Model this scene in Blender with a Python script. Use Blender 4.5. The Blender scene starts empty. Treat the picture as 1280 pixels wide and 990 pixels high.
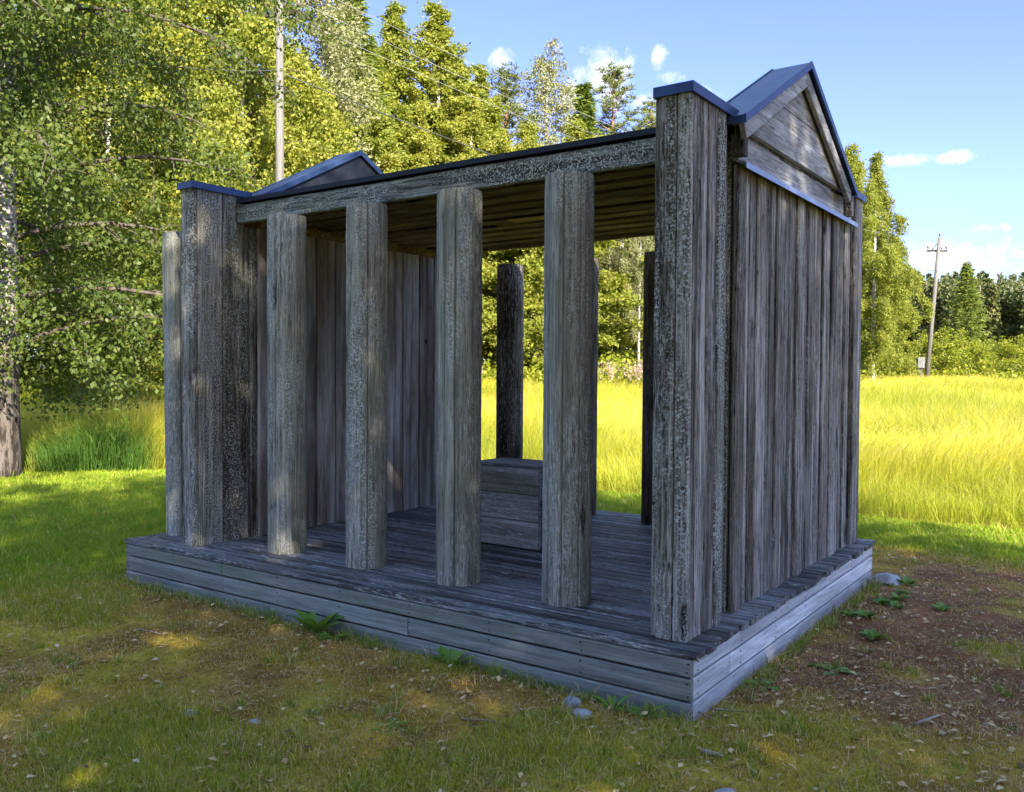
import bpy, math, random
import numpy as np
from mathutils import Matrix, Vector

# ------------------------------------------------------------------ camera, sky, sun, exposure
S = bpy.context.scene
COL = S.collection
CAM = np.array([1.6525, -3.8233, 1.6])
YAW, PITCH, ROLL, FPX = math.radians(35.2325), math.radians(-1.5126), math.radians(0.3361), 1099.5
_f = np.array([-math.sin(YAW)*math.cos(PITCH), math.cos(YAW)*math.cos(PITCH), math.sin(PITCH)])
_r0 = np.array([math.cos(YAW), math.sin(YAW), 0.0]); _u0 = np.cross(_r0, _f)
_r = _r0*math.cos(ROLL) + _u0*math.sin(ROLL); _u = -_r0*math.sin(ROLL) + _u0*math.cos(ROLL)
cam_d = bpy.data.cameras.new('camera'); cam = bpy.data.objects.new('camera', cam_d); COL.objects.link(cam)
cam.matrix_world = Matrix(((_r[0], _u[0], -_f[0], CAM[0]), (_r[1], _u[1], -_f[1], CAM[1]), (_r[2], _u[2], -_f[2], CAM[2]), (0, 0, 0, 1)))
cam_d.sensor_fit = 'HORIZONTAL'; cam_d.sensor_width = 36.0; cam_d.lens = 36.0*FPX/1280.0
cam_d.clip_start = 0.05; cam_d.clip_end = 5000.0
S.camera = cam

SUN_V = Vector((0.84, -0.54, 0.0)).normalized()
SUN_EL = math.radians(33.0)
sun_dir = Vector((SUN_V.x*math.cos(SUN_EL), SUN_V.y*math.cos(SUN_EL), math.sin(SUN_EL)))
W = bpy.data.worlds.new('World'); S.world = W; W.use_nodes = True
sun_d = bpy.data.lights.new('sun', 'SUN'); sun_d.energy = 3.7; sun_d.angle = math.radians(0.53); sun_d.color = (1.0, 0.90, 0.74)
sun_o = bpy.data.objects.new('sun', sun_d); COL.objects.link(sun_o)
sun_o.rotation_euler = sun_dir.to_track_quat('Z', 'Y').to_euler(); sun_o.location = (20, -14, 25)
S.view_settings.view_transform = 'Standard'; S.view_settings.look = 'None'
S.view_settings.exposure = 2.3; S.view_settings.gamma = 1.0; S.view_settings.use_curve_mapping = False
SKY_STRENGTH = 0.15
S.cycles.max_bounces = 6; S.cycles.diffuse_bounces = 3; S.cycles.glossy_bounces = 2; S.cycles.transmission_bounces = 4
S.cycles.use_adaptive_sampling = True; S.cycles.adaptive_threshold = 0.02

class NT:
    """short-hand for building a node tree"""
    def __init__(s, tree): s.t = tree; s.n = tree.nodes; s.l = tree.links
    def node(s, typ, **kw):
        n = s.n.new(typ)
        for k, v in kw.items(): setattr(n, k, v)
        return n
    def put(s, sock, v):
        if v is None: return
        if isinstance(v, bpy.types.NodeSocket): s.l.new(v, sock)
        else:
            if sock.type == 'RGBA' and len(v) == 3: v = (*v, 1.0)
            sock.default_value = v
    def math(s, op, a, b=None, c=None, clamp=False):
        n = s.node('ShaderNodeMath', operation=op, use_clamp=clamp)
        for i, v in enumerate((a, b, c)): s.put(n.inputs[i], v)
        return n.outputs[0]
    def vmath(s, op, a, b=None, out=0):
        n = s.node('ShaderNodeVectorMath', operation=op); s.put(n.inputs[0], a); s.put(n.inputs[1], b); return n.outputs[out]
    def noise(s, vec, scale=1.0, detail=3.0, rough=0.55, dist=0.0):
        n = s.node('ShaderNodeTexNoise'); s.put(n.inputs['Vector'], vec); n.inputs['Scale'].default_value = scale
        n.inputs['Detail'].default_value = detail; n.inputs['Roughness'].default_value = rough; n.inputs['Distortion'].default_value = dist
        return n.outputs['Fac']
    def vor(s, vec, scale=1.0, feature='F1', out='Distance'):
        n = s.node('ShaderNodeTexVoronoi', feature=feature); s.put(n.inputs['Vector'], vec); n.inputs['Scale'].default_value = scale
        return n.outputs[out]
    def rng(s, v, a, b, c=0.0, d=1.0, smooth=True):
        n = s.node('ShaderNodeMapRange'); n.interpolation_type = 'SMOOTHSTEP' if smooth else 'LINEAR'
        s.put(n.inputs[0], v)
        for i, x in enumerate((a, b, c, d)): s.put(n.inputs[i+1], x)
        return n.outputs[0]
    def mix(s, f, a, b, mode='MIX'):
        n = s.node('ShaderNodeMix', data_type='RGBA', blend_type=mode); s.put(n.inputs[0], f); s.put(n.inputs[6], a); s.put(n.inputs[7], b); return n.outputs[2]
    def mapping(s, vec, scale):
        return s.vmath('MULTIPLY', vec, scale)

# sky: Nishita with a handful of small fair-weather clouds fixed in the sky
w = NT(W.node_tree); w.n.clear()
sky = w.node('ShaderNodeTexSky', sky_type='NISHITA', sun_disc=False)
sky.sun_elevation = SUN_EL; sky.sun_rotation = math.atan2(SUN_V.x, SUN_V.y); sky.altitude = 100; sky.air_density = 1.0; sky.dust_density = 0.35; sky.ozone_density = 1.6
tc = w.node('ShaderNodeTexCoord'); dirv = tc.outputs['Generated']
sep = w.node('ShaderNodeSeparateXYZ'); w.l.new(dirv, sep.inputs[0])
az = w.math('ARCTAN2', sep.outputs[0], sep.outputs[1]); el = w.math('ARCSINE', sep.outputs[2])
n1 = w.noise(dirv, 42.0, 6.0, 0.62, 0.4); n2 = w.noise(dirv, 14.0, 4.0, 0.6)
clouds = [(-36.1, 19.3, 1.1, .75, .8), (-29.3, 18.3, 1.7, 1.7, 1.0), (-31.4, 17.2, 1.6, .9, .8), (-26.1, 19.2, .6, .6, .45), (-25.3, 18.2, .8, .35, .5), (-11.2, 12.55, 1.3, .3, .6),
          (-8.5, 12.45, 1.1, .28, .6), (-7.2, 8.3, 1.2, .35, .9), (-8.2, 6.7, 4.2, 1.1, .8), (-12.5, 5.2, 5.0, .9, .55), (-35.4, 16.6, 1.0, .8, .6), (-3.0, 5.6, 4.0, .7, .6), (-24.5, 16.6, 2.5, .7, .5),
          (12, 15, 6, 2, 1), (30, 22, 8, 3, 1), (-70, 25, 7, 3, 1), (-110, 18, 8, 3, 1), (75, 14, 9, 3, 1), (150, 24, 9, 4, 1)]
cov = None
for a0, e0, sa, se, k in clouds:
    dx = w.math('DIVIDE', w.math('SUBTRACT', az, math.radians(a0)), math.radians(sa))
    dy = w.math('DIVIDE', w.math('SUBTRACT', el, math.radians(e0)), math.radians(se))
    q = w.math('MULTIPLY', w.math('SUBTRACT', 1.0, w.math('ADD', w.math('MULTIPLY', dx, dx), w.math('MULTIPLY', dy, dy))), k)
    q = w.math('MAXIMUM', q, -2.0)
    cov = q if cov is None else w.math('MAXIMUM', cov, q)
dens = w.rng(w.math('ADD', cov, w.math('ADD', w.math('MULTIPLY', w.math('SUBTRACT', n1, 0.5), 5.0), w.math('MULTIPLY', w.math('SUBTRACT', n2, 0.5), 1.6))), -0.35, 1.35)
grad = w.mix(w.rng(el, math.radians(2), math.radians(15)), (0.275, 0.315, 0.44), (0.335, 0.325, 0.60))
grad = w.mix(w.rng(el, math.radians(22), math.radians(45)), grad, (1.12, 1.02, 0.95))   # low sky tinted darker, high sky kept bright to light the shade
tint = w.mix(1.0, sky.outputs[0], grad, 'MULTIPLY')
skyc = w.mix(dens, tint, (1.75, 1.8, 1.9))
bg = w.node('ShaderNodeBackground'); w.l.new(skyc, bg.inputs[0]); bg.inputs[1].default_value = SKY_STRENGTH
wo = w.node('ShaderNodeOutputWorld'); w.l.new(bg.outputs[0], wo.inputs[0])

# ------------------------------------------------------------------ helpers
def tag(o, label=None, cat=None, group=None, kind=None):
    if label: o['label'] = label
    if cat: o['category'] = cat
    if group: o['group'] = group
    if kind: o['kind'] = kind
    return o
def empty(name, loc=(0, 0, 0), rz=0.0):
    o = bpy.data.objects.new(name, None); COL.objects.link(o); o.location = loc; o.rotation_euler[2] = rz; o.empty_display_size = .2; return o
def link(name, me, mat, parent=None, loc=(0, 0, 0)):
    o = bpy.data.objects.new(name, me); COL.objects.link(o); o.location = loc
    if mat is not None and not me.materials:
        me.materials.append(mat)
    if parent: o.parent = parent
    return o
def mesh_np(name, V, F, attrs=None, smooth=False):
    """mesh from arrays; attrs: {name: (n,) or (n,3)} per vertex"""
    V = np.ascontiguousarray(V, np.float32); F = np.ascontiguousarray(F, np.int32)
    m, k = F.shape; me = bpy.data.meshes.new(name)
    me.vertices.add(len(V)); me.vertices.foreach_set('co', V.ravel())
    me.loops.add(m*k); me.loops.foreach_set('vertex_index', F.ravel())
    me.polygons.add(m); me.polygons.foreach_set('loop_start', np.arange(0, m*k, k, dtype=np.int32))
    if smooth: me.polygons.foreach_set('use_smooth', np.ones(m, bool))
    for an, av in (attrs or {}).items():
        av = np.asarray(av, np.float32)
        if av.ndim == 1:
            a = me.attributes.new(an, 'FLOAT', 'POINT'); a.data.foreach_set('value', av)
        else:
            a = me.attributes.new(an, 'FLOAT_COLOR', 'POINT'); a.data.foreach_set('color', np.c_[av, np.ones(len(av))].astype(np.float32).ravel())
    me.update(calc_edges=True); return me
class MB:
    def __init__(s, seed=0): s.v = []; s.f = []; s.sm = []; s.R = random.Random(seed)
    def add(s, V, F, smooth=False):
        o = len(s.v); s.v += [tuple(map(float, p)) for p in V]; s.f += [tuple(i+o for i in f) for f in F]; s.sm += [smooth]*len(F)
    def plank(s, o, L, wd, t, ax='z', wx='x', jit=.0015, c=.004, seg=None):
        """board from corner-centre o (centre of its start face): length L along ax, width wd along wx, thickness t along the third axis; worn edges"""
        E = {'x': Vector((1, 0, 0)), 'y': Vector((0, 1, 0)), 'z': Vector((0, 0, 1))}
        A = E[ax] if isinstance(ax, str) else Vector(ax); B = E[wx] if isinstance(wx, str) else Vector(wx); C = A.cross(B)
        n = seg or max(1, int(L/.12)); R = s.R; o = Vector(o)
        h, d = wd/2, t/2; c = min(c, h*.4, d*.4)
        prof = [(-h+c, -d), (h-c, -d), (h, -d+c), (h, d-c), (h-c, d), (-h+c, d), (-h, d-c), (-h, -d+c)]
        V = []; F = []
        w1 = w2 = 0.0
        for i in range(n+1):
            w1 += R.uniform(-jit, jit); w2 += R.uniform(-jit, jit); w1 *= .8; w2 *= .8
            j = R.uniform(-jit, jit)*.5
            p = o + A*(L*i/n)
            for a, b in prof:
                V.append(p + B*(a + (w1 if a > 0 else w2)) + C*(b + j))
        for i in range(n):
            for k in range(8):
                F.append((i*8+k, i*8+(k+1) % 8, (i+1)*8+(k+1) % 8, (i+1)*8+k))
        F.append(tuple(range(7, -1, -1))); F.append(tuple(n*8+k for k in range(8)))
        s.add(V, F)
    def box(s, x0, x1, y0, y1, z0, z1, c=.003):
        s.plank(((x0+x1)/2, (y0+y1)/2, z0), z1-z0, x1-x0, y1-y0, 'z', 'x', 0, c, 1)
    def prism(s, poly, d):
        """closed polygon (3-D points, in order) pushed along vector d"""
        n = len(poly); d = Vector(d); P = [Vector(p) for p in poly]
        s.add(P+[p+d for p in P], [tuple(range(n-1, -1, -1)), tuple(range(n, 2*n))]+[(i, (i+1) % n, n+(i+1) % n, n+i) for i in range(n)])
    def tube(s, pts, rad, n=8, cap=True):
        V, F = tube_np(pts, rad, n, cap); s.add(V, F, True)
    def build(s, name, mat, parent=None, loc=(0, 0, 0)):
        me = bpy.data.meshes.new(name); me.from_pydata(s.v, [], s.f); me.update()
        me.polygons.foreach_set('use_smooth', s.sm)
        import bmesh
        b = bmesh.new(); b.from_mesh(me); bmesh.ops.recalc_face_normals(b, faces=b.faces); b.to_mesh(me); b.free()
        return link(name, me, mat, parent, loc)
def tube_np(pts, rad, n=8, cap=False):
    P = np.asarray(pts, float); r = np.broadcast_to(np.asarray(rad, float), (len(P),))
    T = np.gradient(P, axis=0); T /= np.linalg.norm(T, axis=1)[:, None]+1e-9
    ref = np.array([1., 0, 0]) if abs(T[0][0]) < .9 else np.array([0, 1., 0])
    V = []; 
    a = np.linspace(0, 2*np.pi, n, endpoint=False)
    b1 = np.cross(T[0], ref)
    for i in range(len(P)):
        b1 = b1 - T[i]*(b1@T[i]); b1 /= np.linalg.norm(b1)+1e-9; b2 = np.cross(T[i], b1)
        V.append(P[i] + r[i]*(np.cos(a)[:, None]*b1 + np.sin(a)[:, None]*b2))
    V = np.concatenate(V); F = []
    for i in range(len(P)-1):
        for k in range(n): F.append((i*n+k, i*n+(k+1) % n, (i+1)*n+(k+1) % n, (i+1)*n+k))
    if cap: F.append(tuple(range(n-1, -1, -1))); F.append(tuple((len(P)-1)*n+k for k in range(n)))
    return V, F
def copy_tree(o, parent=None):
    c = o.copy(); COL.objects.link(c); c.parent = parent
    for ch in [x for x in bpy.data.objects if x.parent == o]: copy_tree(ch, c)
    return c
def sstep(a, b, x):
    t = np.clip((np.asarray(x, float)-a)/(b-a), 0, 1); return t*t*(3-2*t)
def fwd(x, y): return (x-CAM[0])*(-math.sin(YAW)) + (y-CAM[1])*math.cos(YAW)
def vnoise(x, y, s, seed=0):
    """cheap smooth value noise, arrays in, 0..1 out"""
    x = np.asarray(x, float)*s+seed*17.3; y = np.asarray(y, float)*s-seed*9.1
    xi = np.floor(x).astype(np.int64); yi = np.floor(y).astype(np.int64); fx = x-xi; fy = y-yi
    fx = fx*fx*(3-2*fx); fy = fy*fy*(3-2*fy)
    def h(a, b):
        q = (a*374761393 + b*668265263 + seed*974711) & 0x7fffffff; q = ((q ^ (q >> 13))*1274126177) & 0x7fffffff
        return ((q ^ (q >> 16)) & 0xffff)/65535.0
    return (h(xi, yi)*(1-fx)+h(xi+1, yi)*fx)*(1-fy) + (h(xi, yi+1)*(1-fx)+h(xi+1, yi+1)*fx)*fy
def fbm(x, y, s, seed=0, o=3):
    t = 0; a = .5; n = 0
    for i in range(o): t = t+a*vnoise(x, y, s*2**i, seed+i); n += a; a *= .5
    return t/n
def gz(x, y):
    x = np.asarray(x, float); y = np.asarray(y, float)
    near = (1-sstep(9, 18, np.hypot(x-CAM[0], y-CAM[1])))
    bump = (fbm(x, y, .9, 3)-.5)*.05 + (fbm(x, y, 5.0, 5)-.5)*.022
    inside = sstep(-.25, .1, np.minimum(np.minimum(x+4.746, -x), np.minimum(y, 3.548-y)))
    return 1.1*sstep(14, 55, fwd(x, y)) + bump*near*(1-inside) - .06*inside
EDX = np.array([-60, -20, -12.5, -11, -8, -3.9, -.6, .8, 6, 40]); EDY = np.array([-14, .8, 2.5, 4.2, 5.6, 6.35, 6.45, 6.6, 6.9, 9])
def edge_y(x): return np.interp(x, EDX, EDY)
def spot(px, d):
    """ground point at horizontal distance d along the bearing of photo column px"""
    b = _f*FPX + _r*(px-640); b = b[:2]/np.hypot(b[0], b[1]); x, y = CAM[0]+b[0]*d, CAM[1]+b[1]*d
    return float(x), float(y), float(gz(x, y))
def height_at(px, py, d):
    b = _f*FPX + _r*(px-640) - _u*(py-495); b = b/np.hypot(b[0], b[1]); return float(CAM[2]+b[2]*d)

# ------------------------------------------------------------------ materials
def new_mat(name):
    m = bpy.data.materials.new(name); m.use_nodes = True; t = NT(m.node_tree); t.n.clear()
    out = t.node('ShaderNodeOutputMaterial'); return m, t, out
def wood(name, axis='z', grey=(.25, .245, .24), pale=(.40, .395, .39), brown=(.13, .095, .065), dark=(.030, .027, .024), brown_amt=.5, stain=.5, lichen=.4, algae=.2, rough=.75, bump=.5, fine=1.0, spec=.3, lichen_scale=1.0, fleck=.6, con=1.0):
    m, t, out = new_mat(name)
    tcn = t.node('ShaderNodeTexCoord'); oi = t.node('ShaderNodeObjectInfo'); geo = t.node('ShaderNodeNewGeometry')
    isl = geo.outputs['Random Per Island']
    off = t.math('ADD', t.math('MULTIPLY', isl, 41.0), t.math('MULTIPLY', oi.outputs['Random'], 93.0))
    cmb = t.node('ShaderNodeCombineXYZ')
    for i in range(3): t.put(cmb.inputs[i], t.math('MULTIPLY', off, (1.0, 1.37, .71)[i]))
    P = t.vmath('ADD', tcn.outputs['Object'], cmb.outputs[0])
    def st(a, l): return t.mapping(P, tuple(l if ax == axis else a for ax in 'xyz'))
    fine_n = t.noise(st(150*fine, 2.6), 1, 4, .65)
    low = t.noise(st(9*fine, .55), 1, 2, .5, .3)
    lines = t.math('MULTIPLY_ADD', t.math('SINE', t.math('MULTIPLY', low, 62.0)), .5, .5)
    med = t.noise(st(34*fine, .9), 1, 3, .6)
    big = t.noise(st(3.2, .7), 1, 3, .6)
    strk = t.noise(st(13, .32), 1, 3, .55)
    # knots
    kv = t.node('ShaderNodeTexVoronoi'); t.put(kv.inputs['Vector'], st(6.0, 1.7)); kv.inputs['Scale'].default_value = 1.0
    kcol = t.node('ShaderNodeSeparateColor'); t.l.new(kv.outputs['Color'], kcol.inputs[0])
    knot = t.math('MULTIPLY', t.rng(kv.outputs['Distance'], .10, .19, 1, 0), t.math('GREATER_THAN', kcol.outputs[0], .62))
    c = t.mix(t.rng(med, .32, .68), grey, pale)
    c = t.mix(t.math('MULTIPLY', t.rng(big, .42, .66), brown_amt), c, brown)
    c = t.mix(t.math('MULTIPLY', lines, .33), c, t.mix(.6, c, dark))
    c = t.mix(t.rng(fine_n, .40, .64, .62*con, 0), c, dark)
    c = t.mix(t.math('MULTIPLY', t.rng(strk, .50, .64), stain), c, dark); c = t.mix(t.math('MULTIPLY', t.rng(t.noise(st(2.1, .5), 1, 4, .65), .50, .68), .55*con), c, (.085, .07, .055))
    c = t.mix(t.math('MULTIPLY', knot, .8), c, dark)
    # board to board tone
    tone = t.math('MULTIPLY_ADD', isl, .62, .74)
    tn = t.node('ShaderNodeCombineXYZ'); [t.put(tn.inputs[i], tone) for i in range(3)]
    c = t.mix(1.0, c, tn.outputs[0], 'MULTIPLY')
    # algae tint
    al = t.noise(P, 2.3, 3, .6)
    c = t.mix(t.math('MULTIPLY', t.rng(al, .48, .72), algae), c, (.13, .155, .10))
    # weathered flecks and pits along the grain
    fl = t.noise(st(120, 17), 1, 3, .7); pit = t.noise(st(85, 9), 1, 4, .7)
    fmask = t.rng(t.noise(st(3.4, .8), 1, 4, .65), .42, .64)
    c = t.mix(t.math('MULTIPLY', t.math('MULTIPLY', t.rng(fl, .52, .62), fmask), fleck), c, (.50, .50, .48))
    pm = t.rng(pit, .56, .64); c = t.mix(t.math('MULTIPLY', pm, .75*con), c, dark)
    # lichen crust: irregular pale flecks in patches
    ln = t.noise(P, 85.0*lichen_scale, 4, .72)
    patch = t.noise(t.mapping(P, tuple(1.3 if ax == axis else 6.0 for ax in 'xyz')), 1.0, 4, .6)
    lm = t.math('MULTIPLY', t.rng(ln, .500, .575), t.rng(patch, .60-.30*lichen, .78-.30*lichen))
    lm = t.math('MULTIPLY', lm, min(1.0, lichen*1.7))
    lcol = t.mix(t.noise(P, 40.0, 1), (.36, .38, .33), (.60, .62, .60))
    c = t.mix(lm, c, lcol)
    bc = t.node('ShaderNodeBrightContrast'); t.put(bc.inputs[0], c); bc.inputs['Bright'].default_value = .022; bc.inputs['Contrast'].default_value = .22*con; c = t.mix(1.0, bc.outputs[0], (.008, .008, .008), 'LIGHTEN')
    b = t.node('ShaderNodeBump'); b.inputs['Strength'].default_value = bump; b.inputs['Distance'].default_value = .006
    hgt = t.math('ADD', t.math('MULTIPLY', fine_n, .8), t.math('MULTIPLY', lines, -.22))
    hgt = t.math('ADD', hgt, t.math('MULTIPLY', med, .9)); hgt = t.math('ADD', hgt, t.math('MULTIPLY', lm, .55)); hgt = t.math('ADD', hgt, t.math('MULTIPLY', pm, -.7)); hgt = t.math('ADD', hgt, t.math('MULTIPLY', knot, -.35))
    t.put(b.inputs['Height'], hgt)
    p = t.node('ShaderNodeBsdfPrincipled'); t.put(p.inputs['Base Color'], c); p.inputs['Specular IOR Level'].default_value = spec
    t.put(p.inputs['Roughness'], t.math('MULTIPLY_ADD', fine_n, .3, rough-.15)); t.l.new(b.outputs[0], p.inputs['Normal'])
    t.l.new(p.outputs[0], out.inputs[0]); return m
def leafmat(name, c1, c2, c3, transl=.35, gloss=.25):
    """leaf colour runs c1..c2..c3 by the leaf's own random value"""
    m, t, out = new_mat(name)
    a = t.node('ShaderNodeAttribute', attribute_name='rnd'); oi = t.node('ShaderNodeObjectInfo')
    v = t.math('ADD', t.math('MULTIPLY', a.outputs['Fac'], .8), t.math('MULTIPLY', oi.outputs['Random'], .2))
    c = t.mix(t.rng(v, 0, .55, smooth=False), c1, c2); c = t.mix(t.rng(v, .6, 1.0, smooth=False), c, c3)
    p = t.node('ShaderNodeBsdfPrincipled'); t.put(p.inputs['Base Color'], c); p.inputs['Roughness'].default_value = .55; p.inputs['Specular IOR Level'].default_value = gloss
    tr = t.node('ShaderNodeBsdfTranslucent'); t.put(tr.inputs[0], t.mix(1.0, c, (1.15, 1.2, .55), 'MULTIPLY'))
    mx = t.node('ShaderNodeMixShader'); mx.inputs[0].default_value = transl
    t.l.new(p.outputs[0], mx.inputs[1]); t.l.new(tr.outputs[0], mx.inputs[2]); t.l.new(mx.outputs[0], out.inputs[0]); return m
def grassmat(name, transl=.3):
    m, t, out = new_mat(name)
    a = t.node('ShaderNodeAttribute', attribute_name='Col')
    p = t.node('ShaderNodeBsdfPrincipled'); t.l.new(a.outputs['Color'], p.inputs['Base Color']); p.inputs['Roughness'].default_value = .6; p.inputs['Specular IOR Level'].default_value = .2
    tr = t.node('ShaderNodeBsdfTranslucent'); t.l.new(a.outputs['Color'], tr.inputs[0])
    mx = t.node('ShaderNodeMixShader'); mx.inputs[0].default_value = transl
    t.l.new(p.outputs[0], mx.inputs[1]); t.l.new(tr.outputs[0], mx.inputs[2]); t.l.new(mx.outputs[0], out.inputs[0]); return m
def plain(name, c1, c2, scale=8.0, rough=.6, metal=0.0, bump=.2, bscale=None, spec=.4):
    m, t, out = new_mat(name)
    tcn = t.node('ShaderNodeTexCoord'); n = t.noise(tcn.outputs['Object'], scale, 4, .6)
    p = t.node('ShaderNodeBsdfPrincipled'); t.put(p.inputs['Base Color'], t.mix(t.rng(n, .35, .65), c1, c2)); p.inputs['Metallic'].default_value = metal
    t.put(p.inputs['Roughness'], t.math('MULTIPLY_ADD', n, .25, rough-.12)); p.inputs['Specular IOR Level'].default_value = spec
    b = t.node('ShaderNodeBump'); b.inputs['Strength'].default_value = bump; b.inputs['Distance'].default_value = .01; t.put(b.inputs['Height'], t.noise(tcn.outputs['Object'], bscale or scale*5, 4, .6))
    t.l.new(b.outputs[0], p.inputs['Normal']); t.l.new(p.outputs[0], out.inputs[0]); return m
def barkmat(name, c1, c2, c3, h_split=None, banded=True):
    """c1 main, c2 dark marks, c3 rough lower bark (below h_split metres)"""
    m, t, out = new_mat(name)
    tcn = t.node('ShaderNodeTexCoord'); P = tcn.outputs['Object']
    marks = t.noise(t.mapping(P, (3, 3, 22) if banded else (14, 14, 3)), 1, 4, .65)
    rough = t.noise(t.mapping(P, (16, 16, 4)), 1, 5, .65)
    c = t.mix(t.rng(marks, .54, .64), c1, c2)
    hh = rough
    if h_split:
        sp = t.node('ShaderNodeSeparateXYZ'); t.l.new(P, sp.inputs[0])
        f = t.rng(t.math('ADD', sp.outputs[2], t.math('MULTIPLY', t.noise(P, 3.0, 4), 3.0)), h_split+2.3, h_split+.7)
        c = t.mix(f, c, t.mix(t.rng(rough, .42, .58), c2, c3))
    p = t.node('ShaderNodeBsdfPrincipled'); t.put(p.inputs['Base Color'], c); p.inputs['Roughness'].default_value = .85; p.inputs['Specular IOR Level'].default_value = .2
    b = t.node('ShaderNodeBump'); b.inputs['Strength'].default_value = .8; b.inputs['Distance'].default_value = .03; t.put(b.inputs['Height'], hh)
    t.l.new(b.outputs[0], p.inputs['Normal']); t.l.new(p.outputs[0], out.inputs[0]); return m

M = {}
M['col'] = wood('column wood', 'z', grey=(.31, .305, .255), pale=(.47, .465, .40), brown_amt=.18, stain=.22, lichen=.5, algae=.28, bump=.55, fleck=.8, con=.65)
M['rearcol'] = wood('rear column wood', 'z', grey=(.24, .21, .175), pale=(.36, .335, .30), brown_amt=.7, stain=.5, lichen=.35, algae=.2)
M['wall'] = wood('wall board wood', 'z', grey=(.31, .29, .27), pale=(.56, .53, .50), brown_amt=.5, stain=.55, lichen=.25, algae=.08, bump=.9, fleck=.5)
M['inner'] = wood('inner board wood', 'z', grey=(.42, .385, .365), pale=(.62, .585, .56), brown=(.19, .125, .08), brown_amt=.8, stain=.45, lichen=.05, algae=.03, bump=.35, fine=.7, fleck=.15, con=.5)
M['pier'] = wood('pier board wood', 'z', grey=(.27, .255, .22), pale=(.47, .46, .41), brown_amt=.5, stain=.5, lichen=.72, algae=.25, bump=.9, fleck=.8)
M['beam'] = wood('beam wood', 'x', grey=(.20, .215, .20), pale=(.36, .375, .355), brown_amt=.25, stain=.5, lichen=.8, algae=.5, bump=.8)
M['gable'] = wood('gable board wood', 'y', grey=(.34, .34, .345), pale=(.52, .52, .53), brown_amt=.35, stain=.3, lichen=.12, algae=.05, bump=.7, fine=.55, fleck=.15, con=.55)
M['soffit'] = wood('ceiling board wood', 'x', grey=(.34, .26, .18), pale=(.50, .40, .28), brown=(.22, .15, .09), brown_amt=.6, stain=.4, lichen=.02, algae=0, fleck=.2)
M['darkwood'] = wood('dark end grain wood', 'z', grey=(.09, .085, .08), pale=(.17, .165, .16), brown_amt=.5, stain=.6, lichen=.3, algae=.1)
M['deck'] = wood('deck board wood', 'x', grey=(.17, .178, .185), pale=(.35, .36, .37), brown=(.09, .08, .075), brown_amt=.5, stain=.75, lichen=.16, algae=.1, rough=.60, spec=.5, fleck=.7)
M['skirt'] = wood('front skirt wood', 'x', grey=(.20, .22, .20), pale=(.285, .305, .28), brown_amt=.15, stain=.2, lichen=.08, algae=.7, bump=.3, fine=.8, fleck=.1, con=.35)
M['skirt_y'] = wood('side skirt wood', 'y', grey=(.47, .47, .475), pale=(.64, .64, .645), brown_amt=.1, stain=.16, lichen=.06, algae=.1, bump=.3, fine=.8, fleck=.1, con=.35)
M['block'] = wood('block wood', 'x', grey=(.32, .29, .26), pale=(.46, .43, .40), brown_amt=.5, stain=.35, lichen=.25, algae=.15, con=.5)
M['metal'] = plain('painted metal flashing', (.012, .028, .08), (.028, .055, .125), 5, .42, .25, .25, 14)
M['metal_dark'] = plain('dark metal flashing', (.006, .008, .013), (.013, .016, .024), 9, .6, .0, .08, None, .25)
M['metal_pale'] = plain('pale metal drip strip', (.20, .25, .36), (.26, .32, .44), 9, .4, .3, .05)
M['arm'] = wood('crossarm wood', 'x', grey=(.10, .09, .085), pale=(.17, .16, .15))
M['pole'] = wood('pole wood', 'z', grey=(.135, .125, .115), pale=(.20, .19, .175), brown_amt=.1, stain=.2, lichen=.02, algae=0, con=.3, fleck=.1)
M['ochre'] = plain('ochre patch', (.42, .28, .06), (.50, .34, .09), 20, .7)
M['black'] = plain('dark hole', (.006, .005, .005), (.012, .01, .009), 20, .9)
M['rock'] = plain('grey stone', (.20, .205, .215), (.34, .345, .355), 14, .75, 0, .6, 40)
M['wire'] = plain('weathered cable', (.22, .22, .22), (.3, .3, .3), 5, .5)
M['cable'] = plain('dark cable', (.05, .05, .05), (.08, .08, .08), 5, .6)
M['porcelain'] = plain('insulator', (.10, .06, .05), (.16, .10, .08), 5, .3)
M['greybox'] = plain('grey cabinet paint', (.20, .205, .21), (.26, .265, .27), 5, .5)
M['birchbark'] = barkmat('birch bark', (.58, .55, .50), (.06, .05, .045), (.25, .23, .21), None)
M['oldbirch'] = barkmat('old birch bark', (.36, .325, .30), (.03, .025, .02), (.13, .11, .095), 2.2)
M['pinebark'] = barkmat('pine bark', (.30, .15, .075), (.10, .06, .04), (.12, .085, .065), 5.0, False)
M['sprucebark'] = barkmat('spruce bark', (.13, .10, .08), (.06, .045, .035), (.1, .08, .07), None, False)
M['limb'] = plain('brown limb bark', (.05, .038, .03), (.12, .095, .08), 12, .85)
M['twig'] = plain('dead twig', (.20, .15, .10), (.34, .27, .20), 20, .85)
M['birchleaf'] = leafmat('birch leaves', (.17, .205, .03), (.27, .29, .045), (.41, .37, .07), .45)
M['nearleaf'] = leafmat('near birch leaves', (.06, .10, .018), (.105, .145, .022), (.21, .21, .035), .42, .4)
M['paleleaf'] = leafmat('silvery birch leaves', (.20, .22, .09), (.28, .28, .13), (.36, .33, .2))
M['needle'] = leafmat('spruce needles', (.08, .12, .02), (.13, .18, .026), (.21, .23, .035), .2)
M['pineneedle'] = leafmat('pine needles', (.10, .13, .035), (.15, .18, .05), (.22, .22, .07), .2)
M['farleaf'] = leafmat('far forest leaves', (.065, .085, .03), (.105, .125, .04), (.19, .18, .065), .3)
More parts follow.
